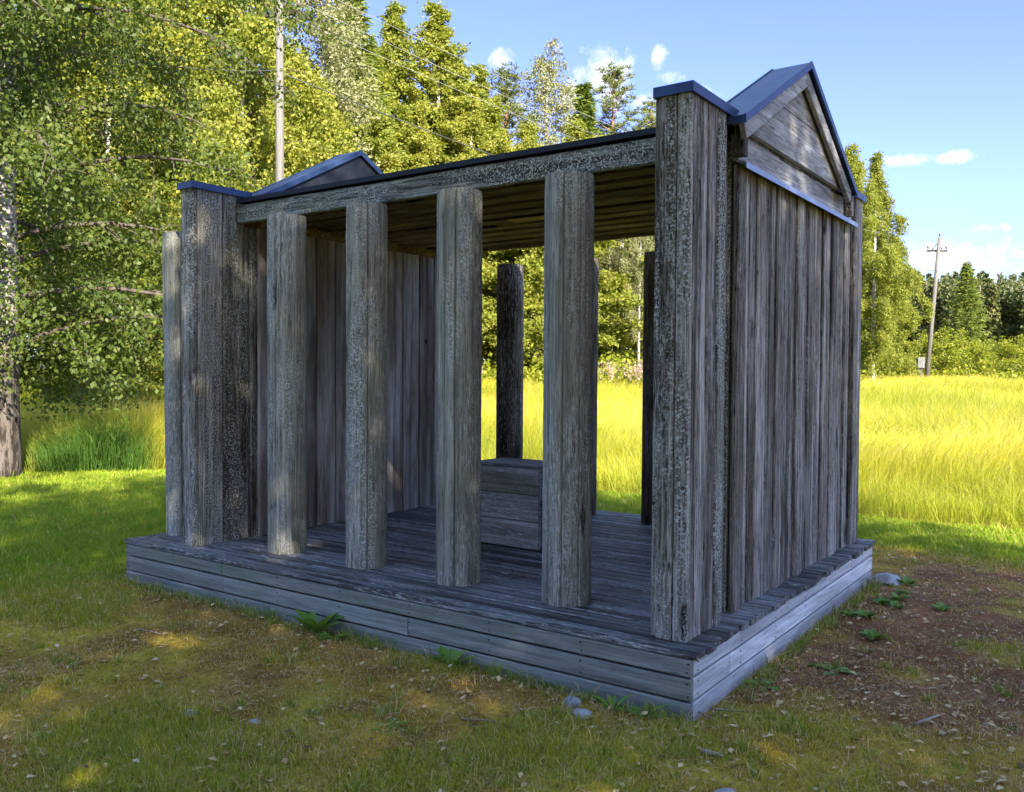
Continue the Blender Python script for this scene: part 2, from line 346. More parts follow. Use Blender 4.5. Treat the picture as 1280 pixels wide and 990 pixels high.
M['midleaf'] = leafmat('inner wood leaves', (.13, .17, .03), (.21, .24, .04), (.32, .30, .06), .45)
M['bushleaf'] = leafmat('bush leaves', (.15, .20, .018), (.25, .28, .025), (.36, .33, .04), .4)
M['weedleaf'] = leafmat('weed leaves', (.09, .19, .02), (.13, .25, .03), (.19, .28, .04), .3, .4)
M['grass'] = grassmat('grass blades', .42)
M['litter'] = grassmat('dry litter', .05)
M['fireweed'] = leafmat('pink flower spikes', (.34, .25, .22), (.40, .28, .25), (.42, .33, .28))

# ------------------------------------------------------------------ ground
def ground_mat():
    m, t, out = new_mat('ground soil moss grass')
    tcn = t.node('ShaderNodeTexCoord'); P = tcn.outputs['Object']
    a = t.node('ShaderNodeAttribute', attribute_name='Col')
    n1 = t.noise(P, 3.0, 6, .65); n2 = t.noise(P, 26.0, 5, .65); n3 = t.noise(P, 110.0, 3, .6)
    c = t.mix(t.rng(n1, .35, .62), a.outputs['Color'], t.mix(1.0, a.outputs['Color'], (.55, .5, .42), 'MULTIPLY'))
    c = t.mix(t.rng(n2, .50, .66, 0, .6), c, (.05, .035, .022)); c = t.mix(t.rng(n3, .56, .68, 0, .5), c, (.22, .17, .10))
    p = t.node('ShaderNodeBsdfPrincipled'); t.put(p.inputs['Base Color'], c); p.inputs['Roughness'].default_value = .9; p.inputs['Specular IOR Level'].default_value = .1
    b = t.node('ShaderNodeBump'); b.inputs['Strength'].default_value = .9; b.inputs['Distance'].default_value = .02
    t.put(b.inputs['Height'], t.math('ADD', n2, t.math('MULTIPLY', n3, .6))); t.l.new(b.outputs[0], p.inputs['Normal']); t.l.new(p.outputs[0], out.inputs[0]); return m
def region(x, y):
    """weights: lush lawn, mossy turf, bare soil, and (beyond the mown edge) meadow"""
    meadow = sstep(-.15, .15, y-edge_y(x)+(fbm(x, y, 1.2, 8)-.5)*.5)
    lush_left = sstep(-3.4, -6.2, x+.35*y+(fbm(x, y, .7, 2)-.5)*2.5)
    lush_back = sstep(4.3, 5.0, y+(fbm(x, y, 1.0, 4)-.5)*.8)
    patch = sstep(.56, .68, fbm(x, y, 1.1, 12))*.75
    cam_d = np.hypot(x+1.55, y+1.75); front_patch = .6*sstep(.95, .3, cam_d+(fbm(x, y, 2.2, 13)-.5)*.9)
    lush = np.clip(np.maximum(np.maximum(lush_left, lush_back), np.maximum(patch*.7, front_patch)), 0, 1)
    soil_r = (1-.75*sstep(.52, .64, fbm(x, y, 1.9, 33)))*sstep(-.1, .25, x+.1)*sstep(.2, .9, y+(fbm(x, y, 1.5, 6)-.5)*1.2)*sstep(4.9, 4.4, y)*sstep(3.4, 1.2, x+(fbm(x, y, 1.5, 7)-.5))
    soil_f = sstep(.55, .15, np.abs(y+.15+(fbm(x, y, 2.5, 9)-.5)*.4))*sstep(-4.9, -4.2, x)*sstep(.4, .0, x)*.5
    soil_p = sstep(.50, .63, fbm(x, y, 1.7, 21))*.55
    soil = np.clip(np.maximum(np.maximum(soil_r, soil_f), soil_p), 0, 1)*(1-lush)
    return lush, soil, meadow
def axis_pts(c, near, step, far, g=1.16):
    p = list(np.arange(-near, near+1e-6, step)); d = step; x = near
    while x < far: d *= g; x += d; p.append(x); p.insert(0, -x)
    return np.array(p)+c
gx = axis_pts(-4.5, 9.5, .075, 900); gy = axis_pts(1.5, 7.0, .075, 900)
X, Y = np.meshgrid(gx, gy); Z = gz(X, Y)
idx = np.arange(X.size).reshape(X.shape)
F = np.stack([idx[:-1, :-1], idx[:-1, 1:], idx[1:, 1:], idx[1:, :-1]], -1).reshape(-1, 4)
lu, so, me_ = region(X.ravel(), Y.ravel())
base = np.array([.46, .31, .05])[None]*np.ones((X.size, 1)); ms = sstep(.48, .62, fbm(X.ravel(), Y.ravel(), 1.5, 61))[:, None]; base = base*(1-ms)+np.array([.46, .36, .035])*ms
base = base*(1-lu[:, None])+np.array([.22, .32, .03])*lu[:, None]
base = base*(1-so[:, None])+np.array([.27, .12, .05])*so[:, None]
base = base*(1-me_[:, None])+np.array([.34, .32, .04])*me_[:, None]
gnd = link('ground', mesh_np('ground', np.c_[X.ravel(), Y.ravel(), Z.ravel()], F, {'Col': base}, True), ground_mat())
tag(gnd, 'mossy turf, bare soil and meadow floor', None, None, 'structure')

# ------------------------------------------------------------------ grass
def blades(P, h, wd, az, lean, col, rng, tipcol=None):
    """bent tapering blades, five vertices and three triangles each"""
    n = len(P); d = np.c_[np.cos(az), np.sin(az), np.zeros(n)]
    fa = rng.uniform(0, 2*np.pi, n); s = np.c_[np.cos(fa), np.sin(fa), np.zeros(n)]*wd[:, None]/2
    mid = P + d*(h*lean*.35)[:, None]; mid[:, 2] += h*.58
    tip = P + d*(h*lean)[:, None]; tip[:, 2] += h*np.sqrt(np.clip(1-(lean*.75)**2, .12, 1))
    V = np.stack([P-s, P+s, mid+s*.8, mid-s*.8, tip], 1).reshape(-1, 3)
    b = (np.arange(n)*5)[:, None]
    F = np.concatenate([b+[0, 1, 2], b+[0, 2, 3], b+[3, 2, 4]])
    c0 = col*.9; c2 = col if tipcol is None else tipcol
    C = np.stack([c0, c0, col, col, c2], 1).reshape(-1, 3)
    return V, F, C
def in_view(x, y, extra=.07):
    f = fwd(x, y); s = (x-CAM[0])*math.cos(YAW)+(y-CAM[1])*math.sin(YAW)
    return (f > .5) & (np.abs(s) < f*(.585+extra)+.7)
def on_deck(x, y, m=0.0): return (x > -4.73-m) & (x < -.015+m) & (y > .015-m) & (y < 3.53+m)
rng = np.random.default_rng(7)

# short mown turf
N = 1050000
r = 2.2+rng.random(N)**1.25*15.0; th = YAW+np.where(rng.random(N) < .78, rng.uniform(-.62, .62, N), rng.uniform(-.85, 1.05, N))
x = CAM[0]-np.sin(th)*r; y = CAM[1]+np.cos(th)*r
lu, so, mw = region(x, y)
keep = (~on_deck(x, y, -.005)) & (mw < .5) & (rng.random(N) < np.clip(.20+.55*lu-.15*so+.25*sstep(.45, .65, fbm(x, y, 4.0, 31)), .03, 1))
x, y, lu, so, r = x[keep], y[keep], lu[keep], so[keep], r[keep]; n = len(x)
h = (.016+.030*lu+.014*rng.random(n))*(.6+.8*rng.random(n))*(1-.25*so)*np.where(rng.random(n) < .03, 2.2, 1)
wd = (.0026+.0024*rng.random(n))*np.clip(r/4.5, 1, 3.2)
dry = rng.random(n) < (.42-.34*lu+.3*so)
v = rng.random((n, 1)); col = np.where(dry[:, None], np.array([.72, .54, .22])*(1-v)+np.array([.46, .30, .11])*v, (np.array([.33, .29, .022])*(1-v)+np.array([.64, .46, .045])*v)*(1-lu[:, None])+(np.array([.19, .31, .02])*(1-v)+np.array([.36, .43, .035])*v)*lu[:, None])
az = rng.uniform(0, 2*np.pi, n); lean = np.where(dry, rng.uniform(.4, 1.2, n), rng.uniform(.1, .8, n))
V, F, C = blades(np.c_[x, y, gz(x, y)-.002], h, wd, az, lean, col, rng)
def tufts():
    k = 900; r = 2.3+rng.random(k)**1.2*8; th = YAW+rng.uniform(-.6, .6, k); cx = CAM[0]-np.sin(th)*r; cy = CAM[1]+np.cos(th)*r
    lu, so, mw = region(cx, cy); g = (~on_deck(cx, cy, .03)) & (mw < .2) & (rng.random(k) < 1-.6*so); cx, cy = cx[g], cy[g]; e1 = rng.uniform(-4.75, .05, 130); e2 = rng.uniform(0, 3.5, 60); cx = np.r_[cx, e1, .02+np.abs(rng.normal(0, .06, 60))]; cy = np.r_[cy, -.01-np.abs(rng.normal(0, .06, 130)), e2]; k = len(cx); m = rng.integers(8, 30, k); i = np.repeat(np.arange(k), m); n = len(i)
    a = rng.uniform(0, 6.28, n); q = np.abs(rng.normal(0, .022, n)); x = cx[i]+np.cos(a)*q; y = cy[i]+np.sin(a)*q; hb = rng.uniform(.035, .085, k); hb[-190:] *= 1.35; hh = hb[i]*rng.uniform(.5, 1.15, n); v = rng.random((n, 1)); dk = rng.random(k)[i][:, None]
    col = (np.array([.20, .28, .025])*(1-v)+np.array([.32, .42, .05])*v)*(.6+.5*dk); st_ = rng.random((n, 1)) < .2; col = np.where(st_, np.array([.62, .50, .22]), col)
    return blades(np.c_[x, y, gz(x, y)-.003], hh, rng.uniform(.003, .0055, n), a+rng.normal(0, .4, n), rng.uniform(.25, 1.0, n), col, rng)
V2, F2, C2 = tufts(); F = np.concatenate([F, F2+len(V)]); V = np.concatenate([V, V2]); C = np.concatenate([C, C2])
turf = link('mown_grass', mesh_np('mown_grass', V, F, {'Col': C}), M['grass'])
tag(turf, 'short mown grass with straw and moss around the pavilion', None, None, 'stuff')

# dry litter: fallen leaves, straw and needles lying flat
def litter():
    n = 130000
    r = 2.2+rng.random(n)**1.2*10.0; th = YAW+rng.uniform(-.8, .8, n)
    x = CAM[0]-np.sin(th)*r; y = CAM[1]+np.cos(th)*r
    lu, so, mw = region(x, y); k = (~on_deck(x, y, .0)) & (mw < .3) & (rng.random(n) < np.clip(.35+.7*so-.30*lu, .03, 1)); x, y = x[k], y[k]; n = len(x)
    leaf = rng.random(n) < .11; a = rng.uniform(0, 2*np.pi, n)
    L = np.where(leaf, rng.uniform(.014, .048, n), rng.uniform(.02, .085, n)); w_ = np.where(leaf, L*rng.uniform(.4, .75, n), rng.uniform(.0015, .003, n))
    z = gz(x, y)+.004+rng.uniform(0, .02, n); d = np.c_[np.cos(a), np.sin(a), rng.uniform(-.3, .3, n)]*L[:, None]; s = np.c_[-np.sin(a), np.cos(a), rng.uniform(-.35, .35, n)]*w_[:, None]/2
    P = np.c_[x, y, z]; up = np.array([0, 0, 1.])*(L*.12*leaf)[:, None]
    V = np.stack([P, P+d*.5+s+up, P+d, P+d*.5-s+up], 1).reshape(-1, 3); b = (np.arange(n)*4)[:, None]; F = b+[0, 1, 2, 3]
    v = rng.random((n, 1)); pale = rng.random((n, 1)) < .05
    col = np.where(pale, np.array([.52, .44, .30])*(.7+.5*v), np.array([.36, .21, .09])*(1-v)+np.array([.62, .46, .24])*v)
    col = np.where(rng.random((n, 1)) < .15, np.array([.11, .06, .03]), col)
    return mesh_np('dry_litter', V, F, {'Col': np.repeat(col, 4, 0)})
tag(link('dry_litter', litter(), M['litter']), 'dry straw, needles and fallen leaves on the turf', None, None, 'stuff')

# tall meadow grass
def meadow(nb, r0, r1, hh, wd0, pw):
    r = r0+rng.random(nb)**pw*(r1-r0); th = YAW+rng.uniform(-.66, .60, nb)
    x = CAM[0]-np.sin(th)*r; y = CAM[1]+np.cos(th)*r
    k = (y-edge_y(x)+(fbm(x, y, 1.2, 8)-.5)*.5 > rng.uniform(-.05, .3, nb)) & (fwd(x, y) < 58); x, y, r = x[k], y[k], r[k]; n = len(x)
    hn = fbm(x, y, .35, 41); hn2 = fbm(x, y, 1.6, 42)
    lush = sstep(1.2, .6, np.hypot((x+11.8)*.8, y-3.7))
    edge = sstep(-.2, 3.2, y-edge_y(x)+(fbm(x, y, .8, 71)-.5)*2.2)
    h = hh*(.62+.35*hn+.35*hn2)*(.7+.5*rng.random(n))*(.38+.62*edge)*(1+.6*lush)
    h *= 1-.35*sstep(25, 55, fwd(x, y))
    wd = wd0*(.7+.6*rng.random(n))*np.clip(r/11, 1, 8)*(1+.5*lush)
    flow = fbm(x, y, .22, 44)*9+fbm(x, y, .9, 45)*2.5; az = flow+rng.normal(0, 1.0, n); lean = np.clip(rng.normal(.45, .25, n)+.75*sstep(.52, .70, fbm(x, y, .5, 46)), .05, 1.3)
    v = rng.random((n, 1)); t = np.clip(sstep(.35, .68, fbm(x, y, .25, 47))*.68+rng.normal(0, .18, n), 0, 1)[:, None]
    gcol = np.array([.27, .34, .025])*(1-v)+np.array([.44, .45, .045])*v; scol = np.array([.52, .46, .035])*(1-v)+np.array([.68, .60, .08])*v
    col = gcol*(1-t)+scol*t
    lush_shade = np.array([.05, .12, .018])*(1-v)+np.array([.10, .19, .03])*v; col = col*(1-lush[:, None])+lush_shade*lush[:, None]  # lush clump by the birch, the birch's shade painted into its darker green
    tip = col*np.array([1.25, 1.15, 1.1]); sd = rng.random((n, 1)) < .16; tip = np.where(sd & (lush[:, None] < .4), np.array([.62, .50, .32]), tip)
    return blades(np.c_[x, y, gz(x, y)-.01], h, wd, az, lean, col, rng, tip)
parts = [meadow(230000, 8.5, 22, .98, .0048, 1.0), meadow(260000, 18, 64, .86, .0035, .85)]
V = np.concatenate([p[0] for p in parts]); C = np.concatenate([p[2] for p in parts]); F = np.concatenate([parts[0][1], parts[1][1]+len(parts[0][0])])
tag(link('meadow_grass', mesh_np('meadow_grass', V, F, {'Col': C}), M['grass']), 'tall yellow green meadow grass behind the pavilion', None, None, 'stuff')

# ------------------------------------------------------------------ the pavilion
ZD = .287
pav = empty('wooden_pavilion', (0, 0, 0))
tag(pav, 'weathered grey wooden pavilion like a small temple with round columns and two gables', 'pavilion')
# deck
mb = MB(1); pitch = 3.53/30
for i in range(30):
    y0 = .009+i*pitch
    mb.plank((-4.746+mb.R.uniform(-.005, .012), y0+pitch/2, ZD-.016), 4.746+mb.R.uniform(-.004, .012), pitch-.011, .032, 'x', 'y', .0012, .005, 30)
deck = mb.build('deck', M['deck'], pav)
mb = MB(2); mb.box(-4.70, -.04, .05, 3.50, -.05, .245); mb.build('base_frame', M['darkwood'], deck)
for nm, side in (('front', 0), ('back', 1), ('right', 2), ('left', 3)):
    mb = MB(3+side)
    for z0, z1 in ((.169, .250), (.054, .158), (-.08, .043)):
        if side < 2:
            cut = {.169: 4.712, .054: 2.93, -.08: 1.7}[z0]
            mb.plank((-4.728, .026 if side == 0 else 3.522, (z0+z1)/2), min(cut, 4.712)-.002, z1-z0, .024, 'x', 'z', .0010, .004, 30)
            if cut < 4.7: mb.plank((-4.728+cut+.003, .0268 if side == 0 else 3.522, (z0+z1)/2), 4.712-cut-.003, z1-z0, .024, 'x', 'z', .0010, .004, 30)
        else:
            cut = {.169: 2.2, .054: .46, -.08: 1.6}[z0]
            mb.plank((-.028 if side == 2 else -4.716, .040, (z0+z1)/2), cut-.003, z1-z0, .024, 'y', 'z', .0010, .004, 24)
            mb.plank((-.0288 if side == 2 else -4.716, .040+cut+.003, (z0+z1)/2), 3.467-cut, z1-z0, .024, 'y', 'z', .0010, .004, 24)
    nf = len(mb.f)
    for k in range(9 if side < 2 else 7):
        for zz in (.19, .232, .076, .136):
            if side == 0: mb.tube([(-4.70+k*.583+mb.R.uniform(-.01, .01), .016, zz), (-4.70+k*.583, .0115, zz)], .0042, 6)
            if side == 2: mb.tube([(-.038, .09+k*.56, zz), (-.0135, .09+k*.56+mb.R.uniform(-.008, .008), zz)], .0042, 6)
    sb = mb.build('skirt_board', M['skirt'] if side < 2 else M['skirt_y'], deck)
    sb.data.materials.append(M['black']); sb.data.polygons.foreach_set('material_index', np.r_[np.zeros(nf, np.int32), np.ones(len(mb.f)-nf, np.int32)])

# columns
def column_mesh(seed, r, H, cracks):
    rg = np.random.default_rng(seed); na = 150; nz = 40
    a = np.linspace(0, 2*np.pi, na, endpoint=False); z = np.linspace(0, H, nz)
    R = np.full((nz, na), r)
    for i in range(6): R += .0016*rg.standard_normal()*np.sin(a*(i+2)+rg.uniform(0, 6)+z[:, None]*rg.uniform(-.3, .3))
    for c in cracks:
        k = int(c*na) % na; R[:, k] -= .024
    R += rg.normal(0, .0011, (1, na))+rg.normal(0, .0005, (nz, na))
    R[-1] -= .004; 
    V = np.stack([R*np.cos(a), R*np.sin(a), np.broadcast_to(z[:, None], R.shape)], -1).reshape(-1, 3)
    F = [(i*na+k, i*na+(k+1) % na, (i+1)*na+(k+1) % na, (i+1)*na+k) for i in range(nz-1) for k in range(na)]
    m_ = MB(); m_.add(V, F, True); m_.add(np.r_[V[-na:]], [tuple(range(na))]); return m_
CR = [(.62, .79, .30), (.70, .88, .1), (.66, .74, .83), (.69, .80, .92), (.6, .77, .9), (.82, .7), (.78, .9), (.8, .95), (.7, .86), (.65, .8)]
front = [(-3.385, .47), (-2.585, .472), (-1.79, .475), (-.99, .475)]
rear = [(-3.385, 3.27), (-2.53, 3.25), (-1.775, 3.25), (-.985, 3.26)]
for i, (x, y) in enumerate(front): column_mesh(10+i, .137, 2.722-ZD, CR[i]).build('column', M['col'], pav, (x, y, ZD))
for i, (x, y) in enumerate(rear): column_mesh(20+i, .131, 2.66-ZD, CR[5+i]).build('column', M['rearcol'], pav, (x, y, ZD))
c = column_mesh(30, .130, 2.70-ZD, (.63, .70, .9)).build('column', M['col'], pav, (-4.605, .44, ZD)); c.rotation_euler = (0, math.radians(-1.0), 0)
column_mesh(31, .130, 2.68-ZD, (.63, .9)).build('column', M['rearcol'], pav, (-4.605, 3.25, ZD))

# right wall: pier, recess, boards, pier
def wall_boards(m_, xf, y0, y1, z0, z1, thick, wmin, wmax, jx, sgn):
    y = y0
    while y < y1-.02:
        w_ = min(m_.R.uniform(wmin, wmax), y1-y); 
        if y1-(y+w_) < wmin*.6: w_ = y1-y
        d = m_.R.uniform(-jx, jx); g = m_.R.uniform(.009, .018)
        m_.plank((xf-sgn*(thick/2)+d, y+w_/2, z0), z1-z0, w_-g, thick, 'z', 'y', .0016, .008)
        y += w_
wr = MB(40)
wall_boards(wr, -.126, .80, 3.14, ZD+.002, 2.735, .035, .085, .19, .013, 1)
wall_r = wr.build('wall', M['wall'], pav)
m_ = MB(41); wall_boards(m_, -.312, .60, 3.12, ZD+.002, 2.80, .03, .14, .2, .002, -1); m_.build('inner_lining', M['inner'], wall_r)
m_ = MB(42); m_.box(-.275, -.165, .803, 3.138, ZD+.001, 2.90); m_.box(-.25, -.180, .602, .80, ZD+.001, 2.95); m_.box(-.25, -.180, 3.14, 3.20, ZD+.001, 2.95); m_.build('wall_core', M['pier'], wall_r)
for y0, y1, sd in ((.143, .60, 43), (3.20, 3.425, 44)):
    m_ = MB(sd)
    if sd == 43:
        m_.plank((-.2255, y0+.018, ZD+.001), 2.95-ZD, .086, .036, 'z', 'x', .0012, .005); m_.plank((-.1425, y0+.019, ZD+.001), 2.95-ZD, .070, .038, 'z', 'x', .0012, .006)
        yy = y0+.040; m3 = MB(49)
        for w_ in (.075, .10, .13, .112):
            (m_ if w_ in (.112,) else m3).plank((-.124+m_.R.uniform(-.003, .003), yy+w_/2, ZD+.001), 2.95-ZD, w_-.010, .036, 'z', 'y', .0016, .008); yy += w_
        m_.plank((-.288, y0+.15, ZD+.001), 2.95-ZD, .25, .036, 'z', 'y', .0012, .005)
        m_.box(-.265, -.145, y0+.04, y1-.01, ZD+.002, 2.94)
    else:
        m_.plank((-.124, y0+.055, ZD+.001), 2.95-ZD, .11, .036, 'z', 'y', .0012, .005); m_.plank((-.124, y0+.165, ZD+.001), 2.95-ZD, .11, .036, 'z', 'y', .0012, .005)
        m_.box(-.31, -.145, y0+.002, y1-.004, ZD+.002, 2.94)
    pr = m_.build('pier', M['pier'] if sd == 43 else M['wall'], pav)
    if sd == 43: m3.build('side_board', M['wall'], pr)
    m_ = MB(sd+5); m_.box(-.30, -.088, y0-.02, (y1+.125) if sd == 43 else y1+.025, 2.951, 3.000, .002); m_.build('pier_cap', M['metal'], pr)
# left wall
m_ = MB(50)
y = .70
for w_ in (.19, .20, .21, .22, .21, .20, .22, .225, .235, .215, .20, .13):
    if y+w_ > 3.02: w_ = 3.02-y
    if w_ < .02: break
    m_.plank((-4.005+m_.R.uniform(-.003, .003), y+w_/2, ZD+.002), 2.72-ZD, w_-.009, .034, 'z', 'y', .0010, .006); y += w_
wall_l = m_.build('wall', M['inner'], pav)
m_ = MB(51); m_.box(-4.15, -4.03, .66, 3.05, ZD+.001, 2.90); m_.build('wall_core', M['pier'], wall_l)
m_ = MB(52); wall_boards(m_, -4.185, .66, 3.05, ZD+.002, 2.80, .03, .12, .2, .004, -1); m_.build('outer_cladding', M['wall'], wall_l)
m_ = MB(53); m_.plank((-4.00, .60, 2.763), 2.35, .075, .07, 'y', 'z', .001, .004); m_.build('wall_plate', M['soffit'], wall_l)
m_ = MB(54)
for k in range(16):
    a = k*math.tau/16; m_.v.append((-3.984, 2.70+.020*math.cos(a), 1.90+.026*math.sin(a)))
m_.f.append(tuple(range(16))); m_.sm.append(False); m_.build('knot_hole', M['black'], wall_l)
m_ = MB(55)
m_.plank((-4.118, .163, ZD+.001), 2.95-ZD, .146, .036, 'z', 'x', .0012, .005)
m_.plank((-4.058, .292, ZD+.001), 2.95-ZD, .214, .034, 'z', 'y', .0012, .005); m_.plank((-4.061, .525, ZD+.001), 2.95-ZD, .232, .034, 'z', 'y', .0012, .005)
m_.plank((-4.172, .40, ZD+.001), 2.95-ZD, .43, .034, 'z', 'y', .0012, .005); m_.box(-4.15, -4.08, .185, .69, ZD+.002, 2.94)
pl_ = m_.build('pier', M['pier'], pav)
m_ = MB(56); m_.box(-4.21, -4.02, .122, .66, 2.951, 3.000, .002); m_.build('pier_cap', M['metal'], pl_)
m_ = MB(57); m_.plank((-4.06, 3.24, ZD+.001), 2.95-ZD, .38, .036, 'z', 'y', .0012, .005); m_.box(-4.18, -4.08, 3.06, 3.425, ZD+.002, 2.94)
pl2 = m_.build('pier', M['inner'], pav); m_ = MB(58); m_.box(-4.21, -4.02, 3.0, 3.45, 2.951, 3.000, .002); m_.build('pier_cap', M['metal'], pl2)

# flat roof between the walls: beams, ceiling, sheet
roof = MB(60); roof.box(-4.02, -.315, .535, 2.99, 2.895, 2.918); roof = roof.build('roof', M['metal_dark'], pav)
m_ = MB(61); m_.plank((-4.03, .555, 2.812), 3.715, .136, .05, 'x', 'z', .0022, .006, 40); m_.build('front_beam', M['beam'], roof)
m_ = MB(62); m_.plank((-4.03, 2.96, 2.825), 3.715, .12, .05, 'x', 'z', .002, .006, 40); m_.build('rear_beam', M['soffit'], roof)
m_ = MB(63); m_.box(-4.02, -.315, .510, .53, 2.893, 2.926); m_.build('front_flashing', M['metal_dark'], roof)
m_ = MB(64)
n = 20; p_ = (2.93-.585)/n
for i in range(n):
    m_.plank((-4.02, .585+p_*(i+.5), 2.80+(.018 if i % 2 else 0)), 3.70, p_*1.12 if i % 2 == 0 else p_*.8, .028, 'x', 'y', .0012, .004, 20)
ceil = m_.build('ceiling_boards', M['soffit'], roof)
m_ = MB(65); m_.plank((-2.33, 1.79, 2.779), .42, .13, .006, 'x', 'y', .001, .002, 4); m_.build('ceiling_patch', M['ochre'], roof)  # thin ochre-coloured plate just below the ceiling boards

# gables
YC, EV, RZ, EZ = 1.735, 1.115, 3.535, 2.945
sl = math.atan2(RZ-EZ, EV)
def gable(xf, xb, sgn, outer):
    """small pitched roof over one end wall; xf the outward face, xb its far face, sgn the outward direction in x"""
    th = .022
    nrm = Vector((0, 0, 1))
    m_ = MB(70)
    for s in (-1, 1):
        a = Vector((xf, YC, RZ)); b = Vector((xf, YC+s*EV, EZ)); dn = Vector((0, -s*math.sin(sl), -math.cos(sl)))*th
        m_.prism([a, b, b+dn*1.0, a+Vector((0, 0, -th/math.cos(sl)))], (xb-xf, 0, 0))
    rf = m_.build('gable_roof', M['metal'], pav)
    m_ = MB(71)   # edge trim on both verges
    for s in (-1, 1):
        for xe, d in ((xf, .012*sgn), (xb, -.012*sgn)):
            u = Vector((0, s*EV, EZ-RZ)); dn = Vector((0, 0, -.045)); a = Vector((xe, YC, RZ+.006)); b = a+u*1.005
            m_.prism([a, b, b+dn, a+dn], (d, 0, 0))
        m_.prism([Vector((xf, YC+s*(EV+.004), EZ+.004)), Vector((xf, YC+s*(EV+.016), EZ-.003)), Vector((xf, YC+s*(EV+.016), EZ-.045)), Vector((xf, YC+s*(EV+.004), EZ-.04))], (xb-xf, 0, 0))
    m_.build('verge_trim', M['metal'], rf)
    if outer:
        m_ = MB(72)
        for s in (-1, 1):
            L = math.hypot(EV, RZ-EZ); ax = Vector((0, s*math.cos(sl), -math.sin(sl))); wx = Vector((0, s*math.sin(sl), math.cos(sl)))
            o = Vector((xf-.030*sgn, YC, RZ-.03))-wx*.062+ax*.012
            m_.plank(o, L-.05, .085, .030, ax, wx, .0012, .004)
        m_.build('rake_board', M['gable'], rf)
        xt = xf-.062*sgn
        def tri(z0, z1, nm, g=.007):
            e = lambda z: (RZ-.06-z)/math.tan(sl)
            poly = [Vector((xt, YC-e(z0+g), z0+g)), Vector((xt, YC+e(z0+g), z0+g))]
            if z1 < RZ-.07: poly += [Vector((xt, YC+e(z1), z1)), Vector((xt, YC-e(z1), z1))]
            else: poly += [Vector((xt, YC, RZ-.061))]
            q = MB(73); q.prism(poly, (-.03*sgn, 0, 0)); q.build(nm, M['gable'], rf)
        tri(2.915, 3.19, 'gable_board'); tri(3.19, 3.6, 'gable_board')
    else:
        pass
    q = MB(74); e = EV-.03   # metal sheet closing the face towards the flat roof
    q.prism([Vector((xb+.015*sgn, YC-e, EZ-.03)), Vector((xb+.015*sgn, YC+e, EZ-.03)), Vector((xb+.015*sgn, YC, RZ-.035))], (.012*sgn, 0, 0)); q.build('gable_sheet', M['metal_dark'], rf)
    q = MB(75); xa = xf-.095*sgn
    q.prism([Vector((xa, YC-e+.08, EZ-.05)), Vector((xa, YC+e-.08, EZ-.05)), Vector((xa, YC, RZ-.07))], (-.03*sgn, 0, 0)); q.build('gable_core', M['darkwood'], rf)
    return rf
gr = gable(-.022, -.255, 1, True)
m_ = MB(80); m_.plank((-.137, .79, 2.832), 2.33, .150, .04, 'y', 'z', .0012, .004); m_.build('gable_beam', M['gable'], pav)
m_ = MB(81); m_.prism([(-.121, .775, 2.762), (-.064, .775, 2.738), (-.064, .775, 2.708), (-.068, .775, 2.708), (-.070, .775, 2.732), (-.121, .775, 2.745)], (0, 2.34, 0)); m_.build('drip_strip', M['metal_pale'], wall_r)
for y0 in (.715, 2.80+.09):
    m_ = MB(82); m_.plank((-.088, y0+.035, 2.765), .16, .06, .06, 'z', 'y', .002, .006); m_.build('bracket', M['darkwood'], gr)
gable(-4.16, -3.915, -1, False)

# block on the deck
blk = empty('wooden_block', (-2.195, 1.745, ZD)); tag(blk, 'dark wooden chest-like block of stacked beams standing on the deck between the columns', 'block')
m_ = MB(90)
for k, (z0, z1) in enumerate(((.008, .205), (.210, .405), (.410, .603))):
    for j in range(2): m_.plank((-.305, -.1035+.207*j, (z0+z1)/2), .61, z1-z0, .205, 'x', 'z', .0018, .007, 8)
m_.build('beam_stack', M['block'], blk)
m_ = MB(91)
for j in range(3): m_.plank((-.312, -.14+.14*j, .617), .624, .137, .022, 'x', 'y', .001, .004, 8)
m_.build('lid', M['deck'], blk)
M2 = wood('block end wood', 'y', grey=(.30, .30, .31), pale=(.45, .45, .46), brown_amt=.2, stain=.3, lichen=.25)
m_ = MB(92); m_.plank((.313, 0, .01), .592, .405, .014, 'z', 'y', .001, .003, 6); m_.build('end_board', M2, blk)

# ------------------------------------------------------------------ trees
def leaves_np(P, size, rg, down=.35, aspect=.62, fold=.18, jitter=.35):
    n = len(P); d = rg.normal(size=(n, 3)); d[:, 2] -= down*1.6; d /= np.linalg.norm(d, axis=1)[:, None]
    s = np.cross(d, rg.normal(size=(n, 3))); s /= np.linalg.norm(s, axis=1)[:, None]+1e-9; nn = np.cross(d, s)
    L = size*(1-jitter+2*jitter*rg.random(n)); w_ = L*aspect/2
    m_ = P+d*(L*.42)[:, None]
    V = np.stack([P, m_+s*w_[:, None]+nn*(w_*fold)[:, None], P+d*L[:, None], m_-s*w_[:, None]+nn*(w_*fold)[:, None]], 1).reshape(-1, 3)
    F = (np.arange(n)*4)[:, None]+[0, 1, 2, 3]
    return V, F
def join_np(parts):
    V = []; F = []; o = 0
    for v, f in parts: V.append(np.asarray(v)); F.append(np.asarray(f)+o); o += len(v)
    return np.concatenate(V), np.concatenate(F)
